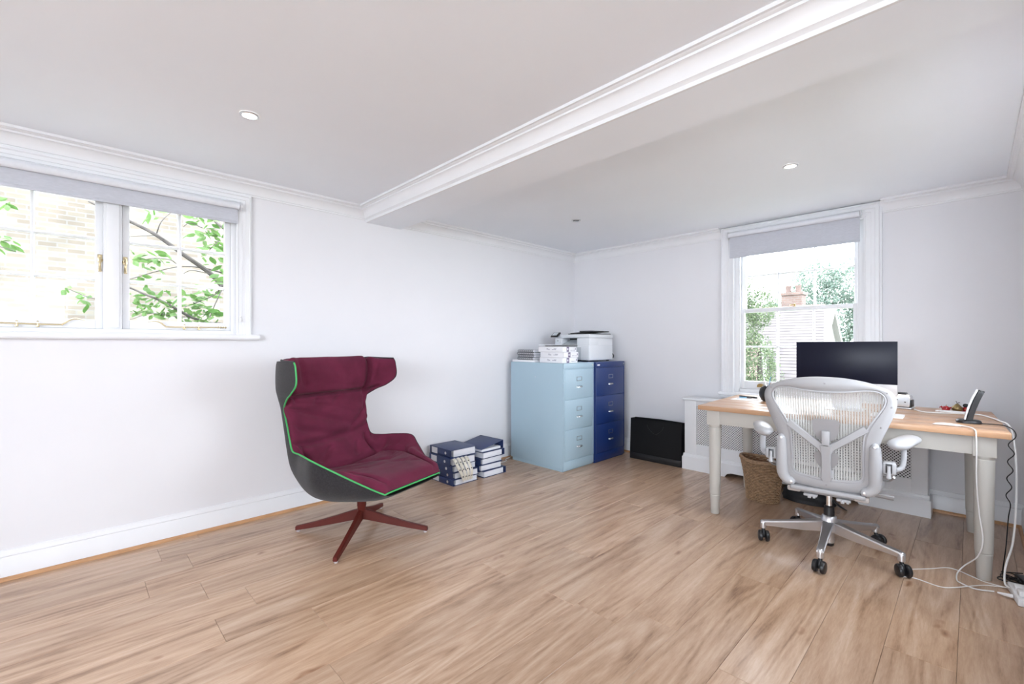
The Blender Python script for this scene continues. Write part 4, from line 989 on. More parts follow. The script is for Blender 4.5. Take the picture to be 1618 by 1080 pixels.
        # curved arm post
        P = cr([(s*.285, -.165, .545), (s*.312, -.135, .555), (s*.322, -.110, .600), (s*.322, -.095, .650), (s*.318, -.085, .668)], 6)
        q = MB(); q.tube(P, 0.012, 10, flat=1.3); q.obj('arm_post', M['chairl'], o)
        P = cr([(s*.275, -.17, .525), (s*.255, -.12, .490), (s*.235, -.04, .475), (s*.23, .02, .47)], 6)
        q = MB(); q.tube(P, 0.009, 8); q.tube([(p[0]+s*.008, p[1]-.006, p[2]-.014) for p in P], 0.005, 8); q.obj('arm_rail', M['polished'], o)
        # arm pad : rounded, turned slightly outward
        rows = []; L = 0.30
        for i in range(13):
            f = i/12; w = 0.052*(1-(2*f-1)**6*0.75)*(1.0-0.12*f); cy = -0.235+L*f; cx = s*(.288+.080*f); zc = .682+.006*math.sin(f*PI)
            rows.append([(cx+w*math.cos(a), cy, zc+(0.024 if math.sin(a) > 0 else 0.032)*math.sin(a)*(1-(2*f-1)**8*0.6)) for a in [2*PI*k/16 for k in range(16)]])
        q = MB(); R = q.grid(rows, wrap=True); q.bm.faces.new(R[0][::-1]); q.bm.faces.new(R[-1]); q.obj('arm_pad', M['chairl'], o, ang=70)
    # seat
    SEAT = [(0, .30), (.12, .297), (.215, .27), (.243, .20), (.248, .08), (.240, -.06), (.215, -.15), (.12, -.172), (0, -.175)]
    S_ = cr(full(SEAT), 6, closed=True)
    def zs(y): return .425-0.035*max(0, (y-.18)/.12)**2+0.012*max(0, -y/.17)
    rows = [[(x*f, y*f, zs(y)+d) for x, y in S_] for f, d in ((.90, .006), (.93, .012), (.97, .012), (1.0, .002), (1.0, -.012), (.96, -.018), (.90, -.012), (.90, .006))]
    q = MB(); q.grid(rows, wrap=True); bmesh.ops.remove_doubles(q.bm, verts=q.bm.verts, dist=1e-6); q.obj('seat_frame', M['chair'], o, ang=50)
    rows = [[(x*.9*f, y*.9*f, zs(y*f)-0.022*(1-f*f)+0.004) for x, y in S_] for f in (0.05, .3, .55, .8, 1.0)]
    q = MB(); q.grid(rows, wrap=True); q.obj('seat_weave', M['weave'], o, ang=90)
    # mechanism under the seat
    q = MB(); q.box(-.150, .150, -.165, .13, .352, .398, 0.010, 3); q.obj('tilt_housing', M['chairm'], o)
    q = MB(); q.box(-.170, .170, -.195, -.155, .368, .392, 0.008, 3); q.obj('rear_crossbar', M['chair'], o)
    for s in (1, -1):
        q = MB(); q.box(s*.120, s*.185, -.185, -.13, .355, .385, .008); q.obj('pivot_cap', M['taupe'], o)
    for x_ in (-.075, .075):
        q = MB(); q.box(x_-.032, x_+.032, -.175, -.13, .338, .352, .003); q.box(x_-.012, x_+.004, -.18, -.165, .330, .346, .002); q.box(x_+.012, x_+.024, -.18, -.165, .332, .346, .002); q.obj('limiter', M['chairl'], o)
    q = MB(); q.tube([(.15, -.02, .372), (.22, -.03, .370)], .006, 8); q.tube(cr([(.205, -.03, .370), (.24, -.032, .369), (.285, -.03, .366)], 5), 0.016, 10, flat=0.7); q.obj('tension_knob', M['chairm'], o)
    # gas lift
    q = MB(); q.lathe([(.0145, .25), (.0145, .355)], (0, 0, 0), 20); q.obj('gas_rod', M['chrome'], o)
    q = MB(); q.lathe([(.026, .195), (.027, .225), (.025, .235), (.025, .252), (.020, .256)], (0, 0, 0), 20); q.obj('gas_sleeve', M['black'], o)
    q = MB(); q.lathe([(.020, .042), (.025, .047), (.025, .12)], (0, 0, 0), 20); q.obj('column_tube', M['polished'], o)
    q = MB(); q.lathe([(.021, .028), (.023, .032), (.023, .042)], (0, 0, 0), 20); q.obj('column_cap', M['black'], o)
    q = MB(); q.lathe([(.040, .112), (.046, .120), (.042, .165), (.036, .196), (.030, .202)], (0, 0, 0), 28); q.obj('hub', M['polished'], o)
    for k in range(5):
        a = math.radians(202-6.5+72*k); d = V((math.cos(a), math.sin(a), 0)); s = V((-d.y, d.x, 0))
        rows = []
        for f, hw, z0_, z1_ in ((.015, .030, .112, .176), (.05, .028, .106, .170), (.12, .024, .098, .156), (.20, .020, .094, .142), (.28, .0185, .093, .128), (.325, .019, .091, .122), (.347, .017, .090, .113)):
            rows.append([d*f+s*hw*.55+V((0, 0, z0_)), d*f+s*hw*.75+V((0, 0, z1_-.010)), d*f+s*hw+V((0, 0, z1_-.008)), d*f+s*hw*.8+V((0, 0, z1_-.001)), d*f+V((0, 0, z1_)), d*f-s*hw*.8+V((0, 0, z1_-.001)), d*f-s*hw+V((0, 0, z1_-.008)), d*f-s*hw*.75+V((0, 0, z1_-.010)), d*f-s*hw*.55+V((0, 0, z0_))])
        q = MB(); R = q.grid(rows, wrap=True); q.bm.faces.new(R[0][::-1]); q.bm.faces.new(R[-1])
        c = d*.335; q.lathe([(.016, .074), (.017, .10), (.016, .114), (.010, .120)], c, 16)
        q.obj('base_arm', M['polished'], o, ang=45)
        # twin-wheel castor
        ca = math.radians((20, -12, 25, 60, -30)[k]); cd = V((math.cos(ca), math.sin(ca), 0)); cs = V((-cd.y, cd.x, 0)); cc = c+cs*0.0-V((0, 0, 0))
        ctr = c+cd.cross(V((0, 0, 1)))*0.016
        rotm = Matrix(((cd.x, cs.x, 0), (cd.y, cs.y, 0), (0, 0, 1))).to_4x4()
        q = MB()
        for sg in (-1, 1):
            w_ = MB(); w_.lathe([(.0005, .0065), (.020, .0065), (.0285, .0085), (.0320, .012), (.0320, .022), (.0285, .0275), (.020, .0300), (.0005, .0308)], (0, 0, 0), 26, cap=False)
            for f in list(w_.bm.faces): pass
            w_.xform(Matrix.Translation(ctr+V((0, 0, .0320))) @ rotm @ Matrix.Rotation(PI/2*sg, 4, 'Y'))
            me = D.meshes.new('tmp'); w_.bm.to_mesh(me); w_.bm.free(); q.bm.from_mesh(me); D.meshes.remove(me)
        cw = q.obj('castor_wheel', M['black'], o, ang=40)
        q = MB(); q.tube([ctr+V((0, 0, .022)), ctr+V((0, 0, .045)), (ctr*0.35+c*0.65)+V((0, 0, .058)), c+V((0, 0, .064)), c+V((0, 0, .074))], [.008, .010, .011, .010, .008], 10); q.obj('castor_fork', M['black'], o)
    return o
office_chair()

# ================================================================== ON THE DESK
ZD = DH
# all-in-one computer
o = thing('computer', 'all-in-one computer with dark screen and silver chin on the desk', 'computer', (2.832, -0.76, ZD), 0.0)
q = MB(); q.box(-0.100, 0.100, -0.09, 0.10, 0.0005, 0.006, 0.003); q.obj('foot', M['alu'], o)
q = MB(); q.prism([(0.055, 0.006), (0.072, 0.006), (0.078, 0.05), (0.055, 0.22), (0.035, 0.22), (0.058, 0.05)], -0.08, 0.08, lambda a, b, h: (h, a, b)); q.obj('stand', M['alu'], o)
q = MB(); rows = []
W_, B_, T_ = 0.269, 0.112, 0.447
q.box(-W_, W_, -0.045, -0.034, B_, T_, 0.004, 3); q.obj('case', M['alu'], o)
rows = [[(x*(1-0.75*f), -0.034+0.035*math.sin(f*PI/2), (B_+T_)/2+zz*(1-0.75*f)) for x, zz in ((-W_*.99, -.165), (W_*.99, -.165), (W_*.99, .165), (-W_*.99, .165))] for f in (0, .3, .6, .85, 1)]
q = MB(); R = q.grid(rows, wrap=True); q.bm.faces.new(R[-1]); q.obj('back_shell', M['alu'], o, ang=80)
q = MB(); q.box(-W_+.0005, W_-.0005, -0.0462, -0.0449, B_+0.068, T_-.0005, 0.0005); q.obj('screen', M['screen'], o)
# label printer to its right
o = thing('label_printer', 'small silver and black label printer at the back of the desk', 'label printer', (3.085, -0.42, ZD), math.radians(-6))
q = MB(); q.box(-0.09, 0.062, -0.055, 0.06, 0.0005, 0.012, 0.005); q.obj('tray', M['alu'], o)
q = MB(); q.prism([(-0.05, 0.016), (0.05, 0.016), (0.055, 0.05), (0.040, 0.085), (0.0, 0.100), (-0.030, 0.094), (-0.052, 0.060)], -0.085, 0.052, lambda a, b, h: (h, a, b)); bmesh.ops.bevel(q.bm, geom=q.bm.edges[:], offset=0.004, segments=2, affect='EDGES'); q.obj('body', M['alu'], o)
q = MB(); q.box(-0.082, 0.048, -0.046, 0.046, 0.0115, 0.0165, 0.001); q.obj('base_gap', M['black'], o)
q = MB(); q.prism([(-0.028, 0.0955), (0.0, 0.101), (0.032, 0.0905), (0.032, 0.094), (0.0, 0.108), (-0.028, 0.101)], -0.08, 0.03, lambda a, b, h: (h, a, b)); q.obj('lid_window', M['black'], o)
q = MB(); q.box(0.052, 0.058, -0.03, 0.045, 0.014, 0.060, 0.004); q.obj('side_cap', M['black'], o)
q = MB(); q.box(-0.02, -0.008, -0.0555, -0.050, 0.058, 0.063); q.box(0.025, 0.034, -0.0545, -0.048, 0.044, 0.050); q.obj('button', M['black'], o)
# trackpad
o = tag(MB().prism([(0.0, 0.0005), (0.13, 0.0005), (0.13, 0.011), (0.0, 0.006)], -0.075, 0.075, lambda a, b, h: (3.065+h, -1.00+a, ZD+b)).obj('trackpad', M['plastic_w']), 'white wireless trackpad lying on the desk right of the chair', 'trackpad')
# figurines on a white plug strip
o = thing('charging_strip', 'flat white plastic strip on the desk in front of the ornaments', 'strip', (3.335, -0.465, ZD), 0.05)
q = MB(); q.box(-0.062, 0.062, -0.018, 0.018, 0.0005, 0.012, 0.004); q.obj('body', M['plastic_w'], o)
q = MB(); q.tube([(-0.062, 0, 0.006), (-0.08, -0.004, 0.005)], 0.005, 8); q.obj('strain_relief', M['plastic_w'], o)
o = thing('ornament', 'small red spiky ornament on the desk, leftmost of three', 'ornament', (3.300, -0.375, ZD), group='desk ornaments')
q = MB(); q.lathe([(0.010, 0.0005), (0.018, 0.004), (0.021, 0.014), (0.016, 0.026), (0.006, 0.031)], (0, 0, 0), 14); q.obj('body', M['red'], o)
q = MB()
for k in range(6):
    a = k*PI/3+0.3; q.tube([(0.016*math.cos(a), 0.016*math.sin(a), 0.018), (0.029*math.cos(a), 0.029*math.sin(a), 0.026), (0.031*math.cos(a), 0.031*math.sin(a), 0.016)], [.004, .003, .0015], 6)
q.obj('spikes', M['red'], o)
q = MB(); q.tube([(0, 0, 0.029), (0.002, 0, 0.040)], 0.0018, 6); q.obj('stalk', M['brassdark'], o)
o = thing('ornament', 'small bronze pear ornament on the desk, middle of three', 'ornament', (3.352, -0.365, ZD), group='desk ornaments')
q = MB(); q.lathe([(0.006, 0.0005), (0.020, 0.003), (0.027, 0.014), (0.025, 0.027), (0.014, 0.040), (0.008, 0.047), (0.003, 0.050)], (0, 0, 0), 20); q.obj('fruit', M['bronze'], o, ang=80)
q = MB(); q.tube([(0, 0, 0.049), (-0.002, 0, 0.058), (-0.006, 0.001, 0.066)], [.0022, .0016, .002], 6); q.prism([(0, 0), (0.008, 0.006), (0.014, 0.004), (0.007, -0.001)], -0.0006, 0.0006, lambda a, b, h: (a, h, 0.054+b)); q.obj('stalk', M['black'], o)
o = thing('ornament', 'small dark stacked ornament on the desk, rightmost of three', 'ornament', (3.390, -0.350, ZD), group='desk ornaments')
q = MB(); q.lathe([(0.016, 0.0005), (0.018, 0.003), (0.018, 0.006), (0.012, 0.009), (0.014, 0.014), (0.015, 0.024), (0.011, 0.029)], (0, 0, 0), 14); q.obj('body', M['red'], o)
q = MB(); q.lathe([(0.007, 0.029), (0.013, 0.034), (0.014, 0.042), (0.009, 0.050), (0.003, 0.052)], (0, 0, 0), 14); q.obj('head', M['blackmatte'], o)
q = MB(); q.lathe([(0.0165, 0.016), (0.0165, 0.019)], (0, 0, 0), 14); q.tube([(-0.012, 0, 0.022), (-0.024, -0.004, 0.014)], 0.003, 6); q.tube([(0.012, 0, 0.022), (0.022, -0.004, 0.014)], 0.003, 6); q.obj('band', M['brassdark'], o)
# cordless telephone
ph = thing('telephone', 'black and silver cordless telephone standing in its charging base', 'telephone', (3.405, -0.905, ZD), math.radians(6))
q = MB(); rows = []
for rr, zz in ((1.0, 0.0005), (1.02, 0.008), (0.95, 0.016), (0.80, 0.019)):
    rows.append([(0.050*rr*math.copysign(abs(math.cos(a))**0.7, math.cos(a)), 0.042*rr*math.copysign(abs(math.sin(a))**0.7, math.sin(a)), zz) for a in [2*PI*k/32 for k in range(32)]])
R = q.grid(rows, wrap=True); q.bm.faces.new(R[0][::-1]); q.bm.faces.new(R[-1]); q.obj('charging_base', M['black'], ph, ang=50)
def handset(x0, x1, off, m, nm):
    P = [(-.006, .012), (.002, .05), (.012, .09), (.024, .13), (.037, .165), (.043, .180)]
    rows = []
    for i, (dx, zz) in enumerate(cr(P, 4)):
        w_ = 0.024*(1-0.25*(i/20)**6); 
        rows.append([(dx+a+off, b*w_, zz-a*0.35) for a, b in ((x0, -.8), (x0, .8), (x0+.002, 1), (x1-.002, 1), (x1, .8), (x1, -.8), (x1-.002, -1), (x0+.002, -1))])
    q = MB(); R = q.grid(rows, wrap=True); q.bm.faces.new(R[0][::-1]); q.bm.faces.new(R[-1]); return q.obj(nm, m, ph, ang=60)
handset(-0.010, 0.014, 0.004, M['black'], 'handset')
handset(-0.016, -0.010, 0.004, M['steel'], 'handset_face')
# white adapter plug at the desk edge
o = thing('charger_plug', 'white charger lying at the front edge of the desk', 'charger', (3.325, -1.105, ZD), math.radians(3))
q = MB(); rows = []
for f, w_, h_ in ((-.055, .004, .004), (-.045, .011, .009), (-.02, .015, .014), (.02, .015, .013), (.045, .012, .011), (.055, .008, .009)):
    rows.append([(f, w_*math.cos(a), 0.0005+h_/2+h_/2*math.sin(a)) for a in [2*PI*k/14 for k in range(14)]])
R = q.grid(rows, wrap=True); q.bm.faces.new(R[0][::-1]); q.bm.faces.new(R[-1]); q.obj('plug_body', M['plastic_w'], o, ang=60)
# pens, keys and papers on the left of the desk
tag(MB().box(2.10, 2.26, -0.745, -0.60, ZD+0.0005, ZD+0.002).obj('paper_sheet', M['paperw']), 'white sheet of paper on the desk left of the chair', 'paper')
tag(MB().tube([(2.085, -0.50, ZD+0.006), (2.10, -0.502, ZD+0.006), (2.19, -0.525, ZD+0.006), (2.205, -0.53, ZD+0.006), (2.23, -0.537, ZD+0.006)], [.0045, .0055, .0055, .0065, .005], 10).obj('marker_pen', M['black']), 'thick black marker pen lying on the desk near the window', 'pen')
o = thing('ballpoint_pen', 'pale blue ballpoint pen with black tip beside the marker', 'pen', (2.17, -0.60, ZD))
q = MB(); q.tube([(2.12, -0.605, ZD+0.0075), (2.175, -0.60, ZD+0.0075)], 0.0045, 10); q.obj('barrel', M['bluepen'], o, w=True)
q = MB(); q.tube([(2.175, -0.60, ZD+0.0075), (2.195, -0.598, ZD+0.0075), (2.212, -0.596, ZD+0.0055)], [.0052, .005, .001], 10); q.obj('tip', M['black'], o, w=True)
o = thing('key_bunch', 'small bunch of metal keys on the paper left of the chair', 'keys', (2.14, -0.69, ZD+0.002))
for k in range(3):
    q = MB(); a = 0.7*k-0.5; c_, s_ = math.cos(a), math.sin(a)
    q.prism([(0, -.008), (.012, -.010), (.018, -.004), (.045, -.003), (.048, 0), (.045, .003), (.038, .003), (.036, .006), (.03, .003), (.018, .004), (.012, .010), (0, .008)], 0.0008+.002*k, 0.0026+.002*k, lambda u, v, h: (u*c_-v*s_, u*s_+v*c_, h)); q.obj('key', M['steel'], o)
q = MB(); q.tube([(0.012*math.cos(2*PI*k/16)-.006, 0.012*math.sin(2*PI*k/16), .004) for k in range(16)], .0012, 6, closed=True); q.obj('key_ring', M['steel'], o)
o = thing('scissors', 'red handled scissors lying on the desk left of the chair', 'scissors', (2.30, -0.60, ZD), 0.2)
q = MB()
for s in (1, -1): q.tube([(0.02+0.018*math.cos(2*PI*k/18), s*0.016+0.012*math.sin(2*PI*k/18), .006) for k in range(18)], .004, 8, closed=True)
q.obj('handles', M['red'], o)
q = MB()
for s in (1, -1): q.prism([(0.0, s*.008), (-.02, s*.003), (-.085, s*-.002), (-.08, s*-.006), (-.02, s*-.005)], .003+.002*(s > 0), .0045+.002*(s > 0), lambda a, b, h: (a, b, h))
q.obj('blades', M['steel'], o)
# round dark pen pot
o = thing('pen_pot', 'round dark pen pot half hidden behind the office chair', 'pen pot', (2.342, -0.66, ZD))
q = MB(); q.lathe([(.030, .0005), (.046, .012), (.058, .040), (.060, .066), (.052, .094), (.036, .112), (.032, .114), (.030, .108)], (0, 0, 0), 28, cap=True); q.obj('pot', M['black'], o, ang=60)
for k, (dx, dy, h_) in enumerate(((-.014, .0, .165), (.008, .01, .185), (.014, -.012, .150))):
    q = MB(); q.tube([(dx*.3, dy*.3, .10), (dx*2.0, dy*1.5, h_)], .0032, 8); q.obj('pen', M['steel'] if k != 1 else M['bluepen'], o)

# ================================================================== CABLES AND PLUGS
def cable(name, pts, r, m, label, n=8, seg=7): return tag(MB().tube(cr(pts, n), r, seg).obj(name, m), label, 'cable')
zd = ZD+0.004
cable('power_cable', [(3.155, -0.47, zd), (3.20, -0.575, zd), (3.285, -0.565, zd), (3.40, -0.500, zd), (3.455, -0.50, zd), (3.50, -0.62, zd), (3.528, -0.76, zd+0.002), (3.560, -0.86, ZD-0.010), (3.575, -0.93, 0.62), (3.575, -1.0, 0.42), (3.560, -1.09, 0.22), (3.535, -1.12, 0.10), (3.530, -1.17, 0.03), (3.552, -1.205, 0.022)], 0.0042, M['cable_w'], 'thick white cable crossing the desk and dropping to the sockets')
pts = [(3.452, -0.915, zd), (3.50, -0.905, zd), (3.540, -0.93, zd), (3.568, -0.955, ZD-0.012)]
for k in range(9):
    z_ = 0.715-0.042*k; pts.append((3.562-0.002*k+0.012*(-1)**k*(1-0.04*k), -0.965-0.006*k, z_))
pts += [(3.548, -0.99, 0.30), (3.540, -0.985, 0.15), (3.53, -0.97, 0.03), (3.53, -0.985, 0.005), (3.555, -1.02, 0.005)]
cable('telephone_lead', pts, 0.0024, M['cable_b'], 'wavy black telephone lead hanging off the right end of the desk')
cable('charging_cable', [(3.380, -1.103, zd+0.002), (3.412, -1.150, zd+0.004), (3.426, -1.182, ZD+0.004), (3.432, -1.198, ZD-0.012), (3.434, -1.195, 0.66), (3.434, -1.175, 0.52), (3.442, -1.160, 0.36), (3.456, -1.170, 0.22), (3.440, -1.165, 0.13), (3.392, -1.12, 0.05), (3.366, -1.135, 0.008), (3.365, -1.225, 0.0045), (3.380, -1.255, 0.0045), (3.43, -1.281, 0.0045), (3.492, -1.268, 0.012)], 0.0030, M['cable_w'], 'white charging cable hanging down the front of the desk leg')
cable('floor_lead', [(3.150, -1.290, 0.003), (3.194, -1.245, 0.003), (3.264, -1.165, 0.003), (3.322, -1.090, 0.003), (3.363, -1.083, 0.003), (3.415, -1.118, 0.003), (3.472, -1.152, 0.003), (3.552, -1.172, 0.012)], 0.0022, M['cable_w'], 'thin white lead on the floor, the upper of two by the castor')
cable('floor_lead', [(3.170, -1.375, 0.003), (3.219, -1.353, 0.003), (3.308, -1.372, 0.003), (3.359, -1.345, 0.008), (3.417, -1.270, 0.0095), (3.471, -1.189, 0.003), (3.552, -1.182, 0.018)], 0.0022, M['cable_w'], 'thin white lead on the floor, the lower of two by the castor')
# extension block with plugs, black power adapter
o = thing('extension_socket', 'white extension socket block with plugs on the floor', 'extension socket', (3.585, -1.26, 0), math.radians(8))
q = MB(); q.box(-0.032, 0.032, -0.075, 0.115, 0.0005, 0.036, 0.005, 3); q.obj('block', M['plastic_w'], o)
q = MB(); q.box(-0.024, 0.024, -0.055, -0.012, 0.036, 0.062, 0.006, 3); q.obj('plug', M['plastic_w'], o)
q = MB(); q.box(-0.024, 0.024, 0.010, 0.053, 0.036, 0.056, 0.006, 3); q.obj('plug', M['plastic_w'], o)
q = MB(); q.box(-0.012, 0.028, -0.135, -0.080, 0.0005, 0.040, 0.006, 3); q.obj('usb_charger', M['plastic_w'], o)
q = MB(); q.tube([(-0.034, -0.012, 0.016), (-0.060, -0.006, 0.014), (-0.082, 0.004, 0.011)], [.009, .007, .004], 10); q.obj('connector', M['plastic_w'], o)
o = thing('power_adapter', 'black power adapter brick on the floor behind the sockets', 'power adapter', (3.610, -1.04, 0), math.radians(20))
q = MB(); q.box(-0.028, 0.028, -0.050, 0.050, 0.0005, 0.032, 0.005, 3); q.obj('brick', M['black'], o)
pts = []
for k in range(26):
    a = k*2*PI/8.5; r_ = 0.035+0.010*math.sin(k*1.7); pts.append((3.560+r_*math.cos(a)*1.0-0.006*(k % 3), -1.055+r_*1.3*math.sin(a), 0.006+0.0011*k))
cable('adapter_lead', [(3.60, -0.94, 0.02), (3.53, -0.96, 0.005)] + pts, 0.0028, M['cable_b'], 'tangled black adapter lead on the floor beside the desk leg', n=4, seg=6)

# ================================================================== OUTSIDE
tag(MB().box(-30, 40, -40, 60, -3.3, -3.2).obj('garden_ground', M['ground']), 'green garden ground below the windows', 'ground', kind='structure')
# neighbouring brick wall beyond the casement window
o = thing('neighbouring_house', 'pale stock brick side wall of the house opposite the casement window', 'house', (-7.2, -8, -3.2))
q = MB(); q.box(-8.0, -7.0, -24, 3.0, -3.2, 7.0); q.obj('brick_wall', M['brickpale'], o, w=True)
q = MB(); q.box(-8.15, -6.9, -24.2, 3.2, 7.0, 7.15); q.obj('coping', M['render_w'], o, w=True)
# cherry tree reaching past the casement window
tr = thing('cherry_tree', 'leafy tree with grey branches crossing the casement window view', 'tree', (-1.75, -2.7, -3.2))
def pxl(u, v, X):     # helper: where a sight line from the room meets the plane x = X
    c = V((3.42, -4.41, 1.19)); a = math.radians(135.7); F = (math.cos(a), math.sin(a)); R_ = (math.sin(a), -math.cos(a))
    dx = F[0]+R_[0]*(u-809)/710; dy = F[1]+R_[1]*(u-809)/710; dz = (543.5-v)/710; t = (X-c.x)/dx
    return V((X, c.y+dy*t, c.z+dz*t))
BR = [([(420, 560), (365, 470), (350, 450), (330, 430), (290, 402), (245, 370), (200, 347), (165, 330), (140, 318)], -1.60, .030, .006),
      ([(420, 545), (360, 515), (330, 510), (300, 500), (265, 480), (230, 465), (198, 452), (150, 440)], -1.55, .017, .005),
      ([(355, 432), (320, 423), (285, 421), (250, 428), (205, 441)], -1.7, .007, .003),
      ([(400, 390), (360, 365), (335, 345), (320, 325)], -1.45, .016, .008),
      ([(280, 395), (255, 375), (240, 372), (204, 374)], -1.62, .005, .002),
      ([(247, 370), (255, 350), (272, 334), (285, 325)], -1.62, .005, .002),
      ([(278, 416), (268, 410), (240, 408), (215, 415)], -1.66, .004, .002),
      ([(350, 450), (340, 465), (310, 478), (292, 485)], -1.58, .006, .003),
      ([(352, 455), (340, 480), (330, 505)], -1.5, .005, .003),
      ([(300, 500), (280, 500), (240, 495), (205, 505)], -1.6, .004, .002),
      ([(346, 380), (335, 390), (328, 400)], -1.45, .004, .002),
      ([(320, 360), (300, 352), (290, 358)], -1.45, .004, .002),
      ([(330, 432), (303, 427), (290, 432)], -1.62, .004, .002),
      ([(-40, 380), (10, 392), (25, 398)], -1.6, .004, .002),
      ([(190, 470), (150, 472), (105, 455)], -1.58, .004, .002)]
tips = []
for pts, X, r0, r1 in BR:
    P = cr([tuple(pxl(u, v, X + 0.06*math.sin(i*1.9))) for i, (u, v) in enumerate(pts)], 5)
    q = MB(); q.tube(P, [r0+(r1-r0)*i/(len(P)-1) for i in range(len(P))], 7); q.obj('branch', M['bark'], tr, w=True)
    tips.append(P)
q = MB(); e = pxl(420, 560, -1.60); e2 = pxl(420, 545, -1.55)
q.tube(cr([(-1.75, -2.7, -3.2), (-1.72, -2.72, -1.0), (-1.66, -2.9, 0.4), tuple(e)], 8), [.09-.0024*i for i in range(25)], 10); q.tube([(-1.66, -2.9, 0.4), tuple(e2)], [.03, .018], 8); e3 = pxl(400, 390, -1.45); q.tube(cr([(-1.72, -2.75, -0.4), (-1.6, -2.85, 1.0), tuple(e3)], 6), .018, 8); q.obj('trunk', M['bark'], tr, w=True)
lm = D.meshes.new('leaf')
pr = [(0, 0), (.018, .020), (.023, .045), (.017, .070), (0, .095)]
vs = [(0, 0, 0)] + [(-a, b, -.006) for a, b in pr[1:4]] + [(0, .095, -.012)] + [(a, b, -.006) for a, b in pr[3:0:-1]] + [(0, .045, .004)]
lm.from_pydata(vs, [], [(0, 1, 8), (1, 2, 8), (2, 3, 8), (3, 4, 8), (4, 5, 8), (5, 6, 8), (6, 7, 8), (7, 0, 8)]); lm.materials.append(M['leaf'])
CL = [((335, 365), -1.45, 40, 30, 34), ((340, 385), -1.45, 26, 22, 20), ((318, 345), -1.45, 20, 12, 12), ((240, 410), -1.62, 36, 14, 22), ((215, 405), -1.62, 16, 14, 9), ((240, 333), -1.55, 16, 8, 6), ((260, 480), -1.55, 34, 26, 42), ((300, 485), -1.58, 40, 26, 44), ((335, 500), -1.5, 26, 22, 26), ((222, 480), -1.7, 24, 24, 22), ((345, 430), -1.5, 16, 26, 16), ((320, 460), -1.6, 26, 12, 14), ((232, 440), -1.6, 14, 10, 7), ((5, 320), -1.6, 14, 6, 5), ((12, 382), -1.6, 16, 12, 9), ((108, 454), -1.58, 8, 8, 3), ((135, 470), -1.58, 16, 8, 7)]
for (u, v), X, su, sv, n_ in CL:
    for k in range(n_):
        p = pxl(u+rnd.gauss(0, su*0.5), v+rnd.gauss(0, sv*0.5), X+rnd.uniform(-.15, .15)) - V((-1.75, -2.7, -3.2))
        l = D.objects.new('leaf', lm); COL.objects.link(l); l.parent = tr; l.location = p
        l.rotation_euler = (rnd.uniform(-1.0, 0.4), rnd.uniform(-.9, .9), rnd.uniform(0, 2*PI)); s_ = rnd.uniform(.65, 1.2); l.scale = (s_, s_, s_)

# houses and trees beyond the sash window
hs_ = thing('tiled_house', 'red brick house with grey tiled gable roof beyond the sash window', 'house', (-0.5, 13.5, -3.2))
q = MB(); q.box(-3.6, 0.75, 12.3, 17.5, -3.2, 0.0); q.prism([(12.3, 0.0), (17.5, 0.0), (14.9, 2.26)], -3.55, 0.45, lambda a, b, h: (h, a, b)); q.obj('wall', M['render_w'], hs_, w=True)
def slope(name, m, xa0, xa1, ya, za, xb0, xb1, yb_, zb, n):
    """tile courses from eave (a) up to ridge (b), each course lapping the one below"""
    q = MB()
    for i in range(n):
        f0, f1 = i/n, (i+1.25)/n; f1 = min(f1, 1)
        L = lambda a, b, f: a+(b-a)*f
        d = 0.035
        p = [(L(xa0, xb0, f0), L(ya, yb_, f0), L(za, zb, f0)+d), (L(xa1, xb1, f0), L(ya, yb_, f0), L(za, zb, f0)+d), (L(xa1, xb1, f1), L(ya, yb_, f1), L(za, zb, f1)+.006), (L(xa0, xb0, f1), L(ya, yb_, f1), L(za, zb, f1)+.006)]
        A = [q.bm.verts.new(V(c_)) for c_ in p]; B = [q.bm.verts.new(V(c_)-V((0, 0, .03))) for c_ in p]
        q.bm.faces.new(A); q.bm.faces.new(B[::-1])
        for k in range(4): q.bm.faces.new((A[k], B[k], B[(k+1) % 4], A[(k+1) % 4]))
    return q.obj(name, m, hs_, w=True, ang=20)
slope('roof_slope', M['tile'], -3.7, 0.85, 11.9, -0.35, -3.5, 0.30, 14.9, 2.30, 26)
slope('lower_roof', M['tiler'], -3.6, -0.20, 10.2, -0.9, -3.6, -1.05, 12.6, 1.05, 18)
q = MB(); q.box(-3.5, -0.35, 10.5, 12.4, -3.2, -0.75); q.obj('wing_wall', M['brickred'], hs_, w=True)
q = MB(); q.tube([(-0.20, 10.18, -0.84), (-1.05, 12.62, 1.12)], 0.07, 8); q.obj('hip_tiles', M['render_w'], hs_, w=True)
q = MB(); q.tube([(-3.6, 14.9, 2.33), (0.32, 14.9, 2.33)], 0.06, 8); q.obj('ridge_tiles', M['tiler'], hs_, w=True)
q = MB(); q.box(-1.10, -0.42, 15.0, 15.6, 1.6, 2.80); q.box(-1.15, -0.37, 14.95, 15.65, 2.80, 2.90); q.obj('chimney_stack', M['brickred'], hs_, w=True)
q = MB()
for xx in (-0.93, -0.60): q.lathe([(.10, 2.90), (.09, 3.10), (.11, 3.14), (.10, 3.18)], (xx, 15.3, 0), 12)
q.obj('chimney_pot', M['tiler'], hs_, w=True)
q = MB(); q.prism([(12.0, -0.4), (12.3, -0.4), (14.9, 2.05), (17.5, -.4), (17.8, -.4), (14.9, 2.32)], 0.45, 0.62, lambda a, b, h: (h, a, b)); q.obj('bargeboard', M['render_w'], hs_, w=True)
far = thing('far_chimney', 'far brick chimney against the trees at the right of the sash view', 'chimney', (1.75, 19, -3.2))
q = MB(); q.box(1.2, 2.6, 18.7, 20, -3.2, 0.9); q.box(1.45, 2.1, 18.8, 19.4, 0.9, 1.75); q.obj('stack', M['brickred'], far, w=True)
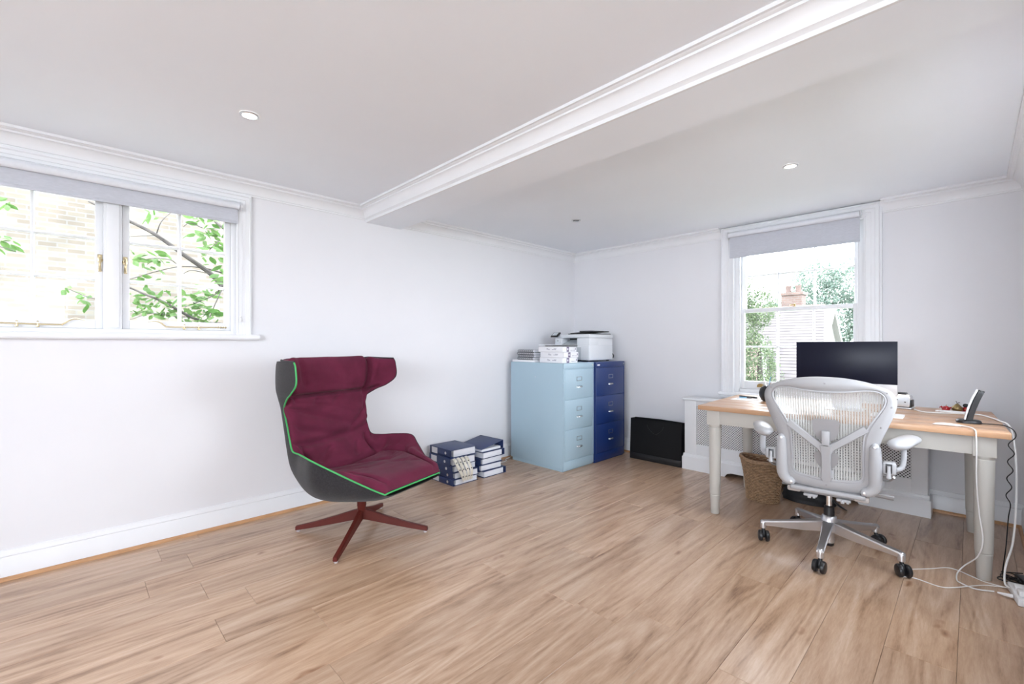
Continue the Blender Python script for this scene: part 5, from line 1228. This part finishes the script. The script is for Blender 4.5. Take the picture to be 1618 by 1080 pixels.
q = MB(); q.box(1.40, 2.15, 18.75, 19.45, 1.75, 1.83); q.lathe([(.10, 1.83), (.11, 2.05)], (1.75, 19.1, 0), 10); q.obj('cap', M['tiler'], far, w=True)
def tree(name, loc, h, blobs, n_leaf, ls, m, label, seed):
    r_ = random.Random(seed)
    o = thing(name, label, 'tree', loc, group='trees beyond the sash window')
    q = MB(); q.tube([(0, 0, 0), (0.05, 0, h*0.4), (0, 0.05, h*0.8)], [.16, .12, .04], 8); q.obj('trunk', M['bark'], o)
    vv = []; ff = []
    tot = sum(b[3]*b[4] for b in blobs)
    for (bx_, by_, bz, rx, rz) in blobs:
        for k in range(int(n_leaf*rx*rz/tot)):
            a = r_.uniform(0, 2*PI); cz = r_.uniform(-1, 1); rr = r_.uniform(0.55, 1.0)
            lump = 1+0.25*noise.noise(V((math.cos(a)*2+bx_, math.sin(a)*2, cz*2+seed)))
            s_ = math.sqrt(1-cz*cz)*rr*lump
            p = V((bx_+rx*s_*math.cos(a), by_+rx*s_*math.sin(a), bz+rz*cz*rr*lump))
            u_ = V((r_.gauss(0, 1), r_.gauss(0, 1), r_.gauss(0, 1))).normalized(); w_ = u_.orthogonal().normalized(); l_ = ls*r_.uniform(.6, 1.3)
            i = len(vv); vv += [p, p+u_*l_*.5+w_*l_*.28, p+u_*l_, p+u_*l_*.5-w_*l_*.28]; ff.append((i, i+1, i+2, i+3))
    me = D.meshes.new('foliage'); me.from_pydata([tuple(v) for v in vv], [], ff); me.materials.append(m)
    f = D.objects.new('foliage', me); COL.objects.link(f); f.parent = o; f['kind'] = 'stuff'
    return o
hs_.location.x -= 0.6; hs_.location.z += 0.25
tree('garden_tree', (-0.05, 7.0, -2.65), 4.6, [(0, 0, 3.3, .42, .8), (-.35, 0, 4.3, .40, .7), (.05, 0, 4.7, .34, .5), (-.5, .1, 5.0, .4, .6), (-.7, 0, 3.6, .5, .8), (-.2, 0, 2.6, .3, .5), (-.75, 0, 5.5, .4, .5)], 15000, .055, M['leafd'], 'bushy evergreen tree close outside the sash window on its left', 3)
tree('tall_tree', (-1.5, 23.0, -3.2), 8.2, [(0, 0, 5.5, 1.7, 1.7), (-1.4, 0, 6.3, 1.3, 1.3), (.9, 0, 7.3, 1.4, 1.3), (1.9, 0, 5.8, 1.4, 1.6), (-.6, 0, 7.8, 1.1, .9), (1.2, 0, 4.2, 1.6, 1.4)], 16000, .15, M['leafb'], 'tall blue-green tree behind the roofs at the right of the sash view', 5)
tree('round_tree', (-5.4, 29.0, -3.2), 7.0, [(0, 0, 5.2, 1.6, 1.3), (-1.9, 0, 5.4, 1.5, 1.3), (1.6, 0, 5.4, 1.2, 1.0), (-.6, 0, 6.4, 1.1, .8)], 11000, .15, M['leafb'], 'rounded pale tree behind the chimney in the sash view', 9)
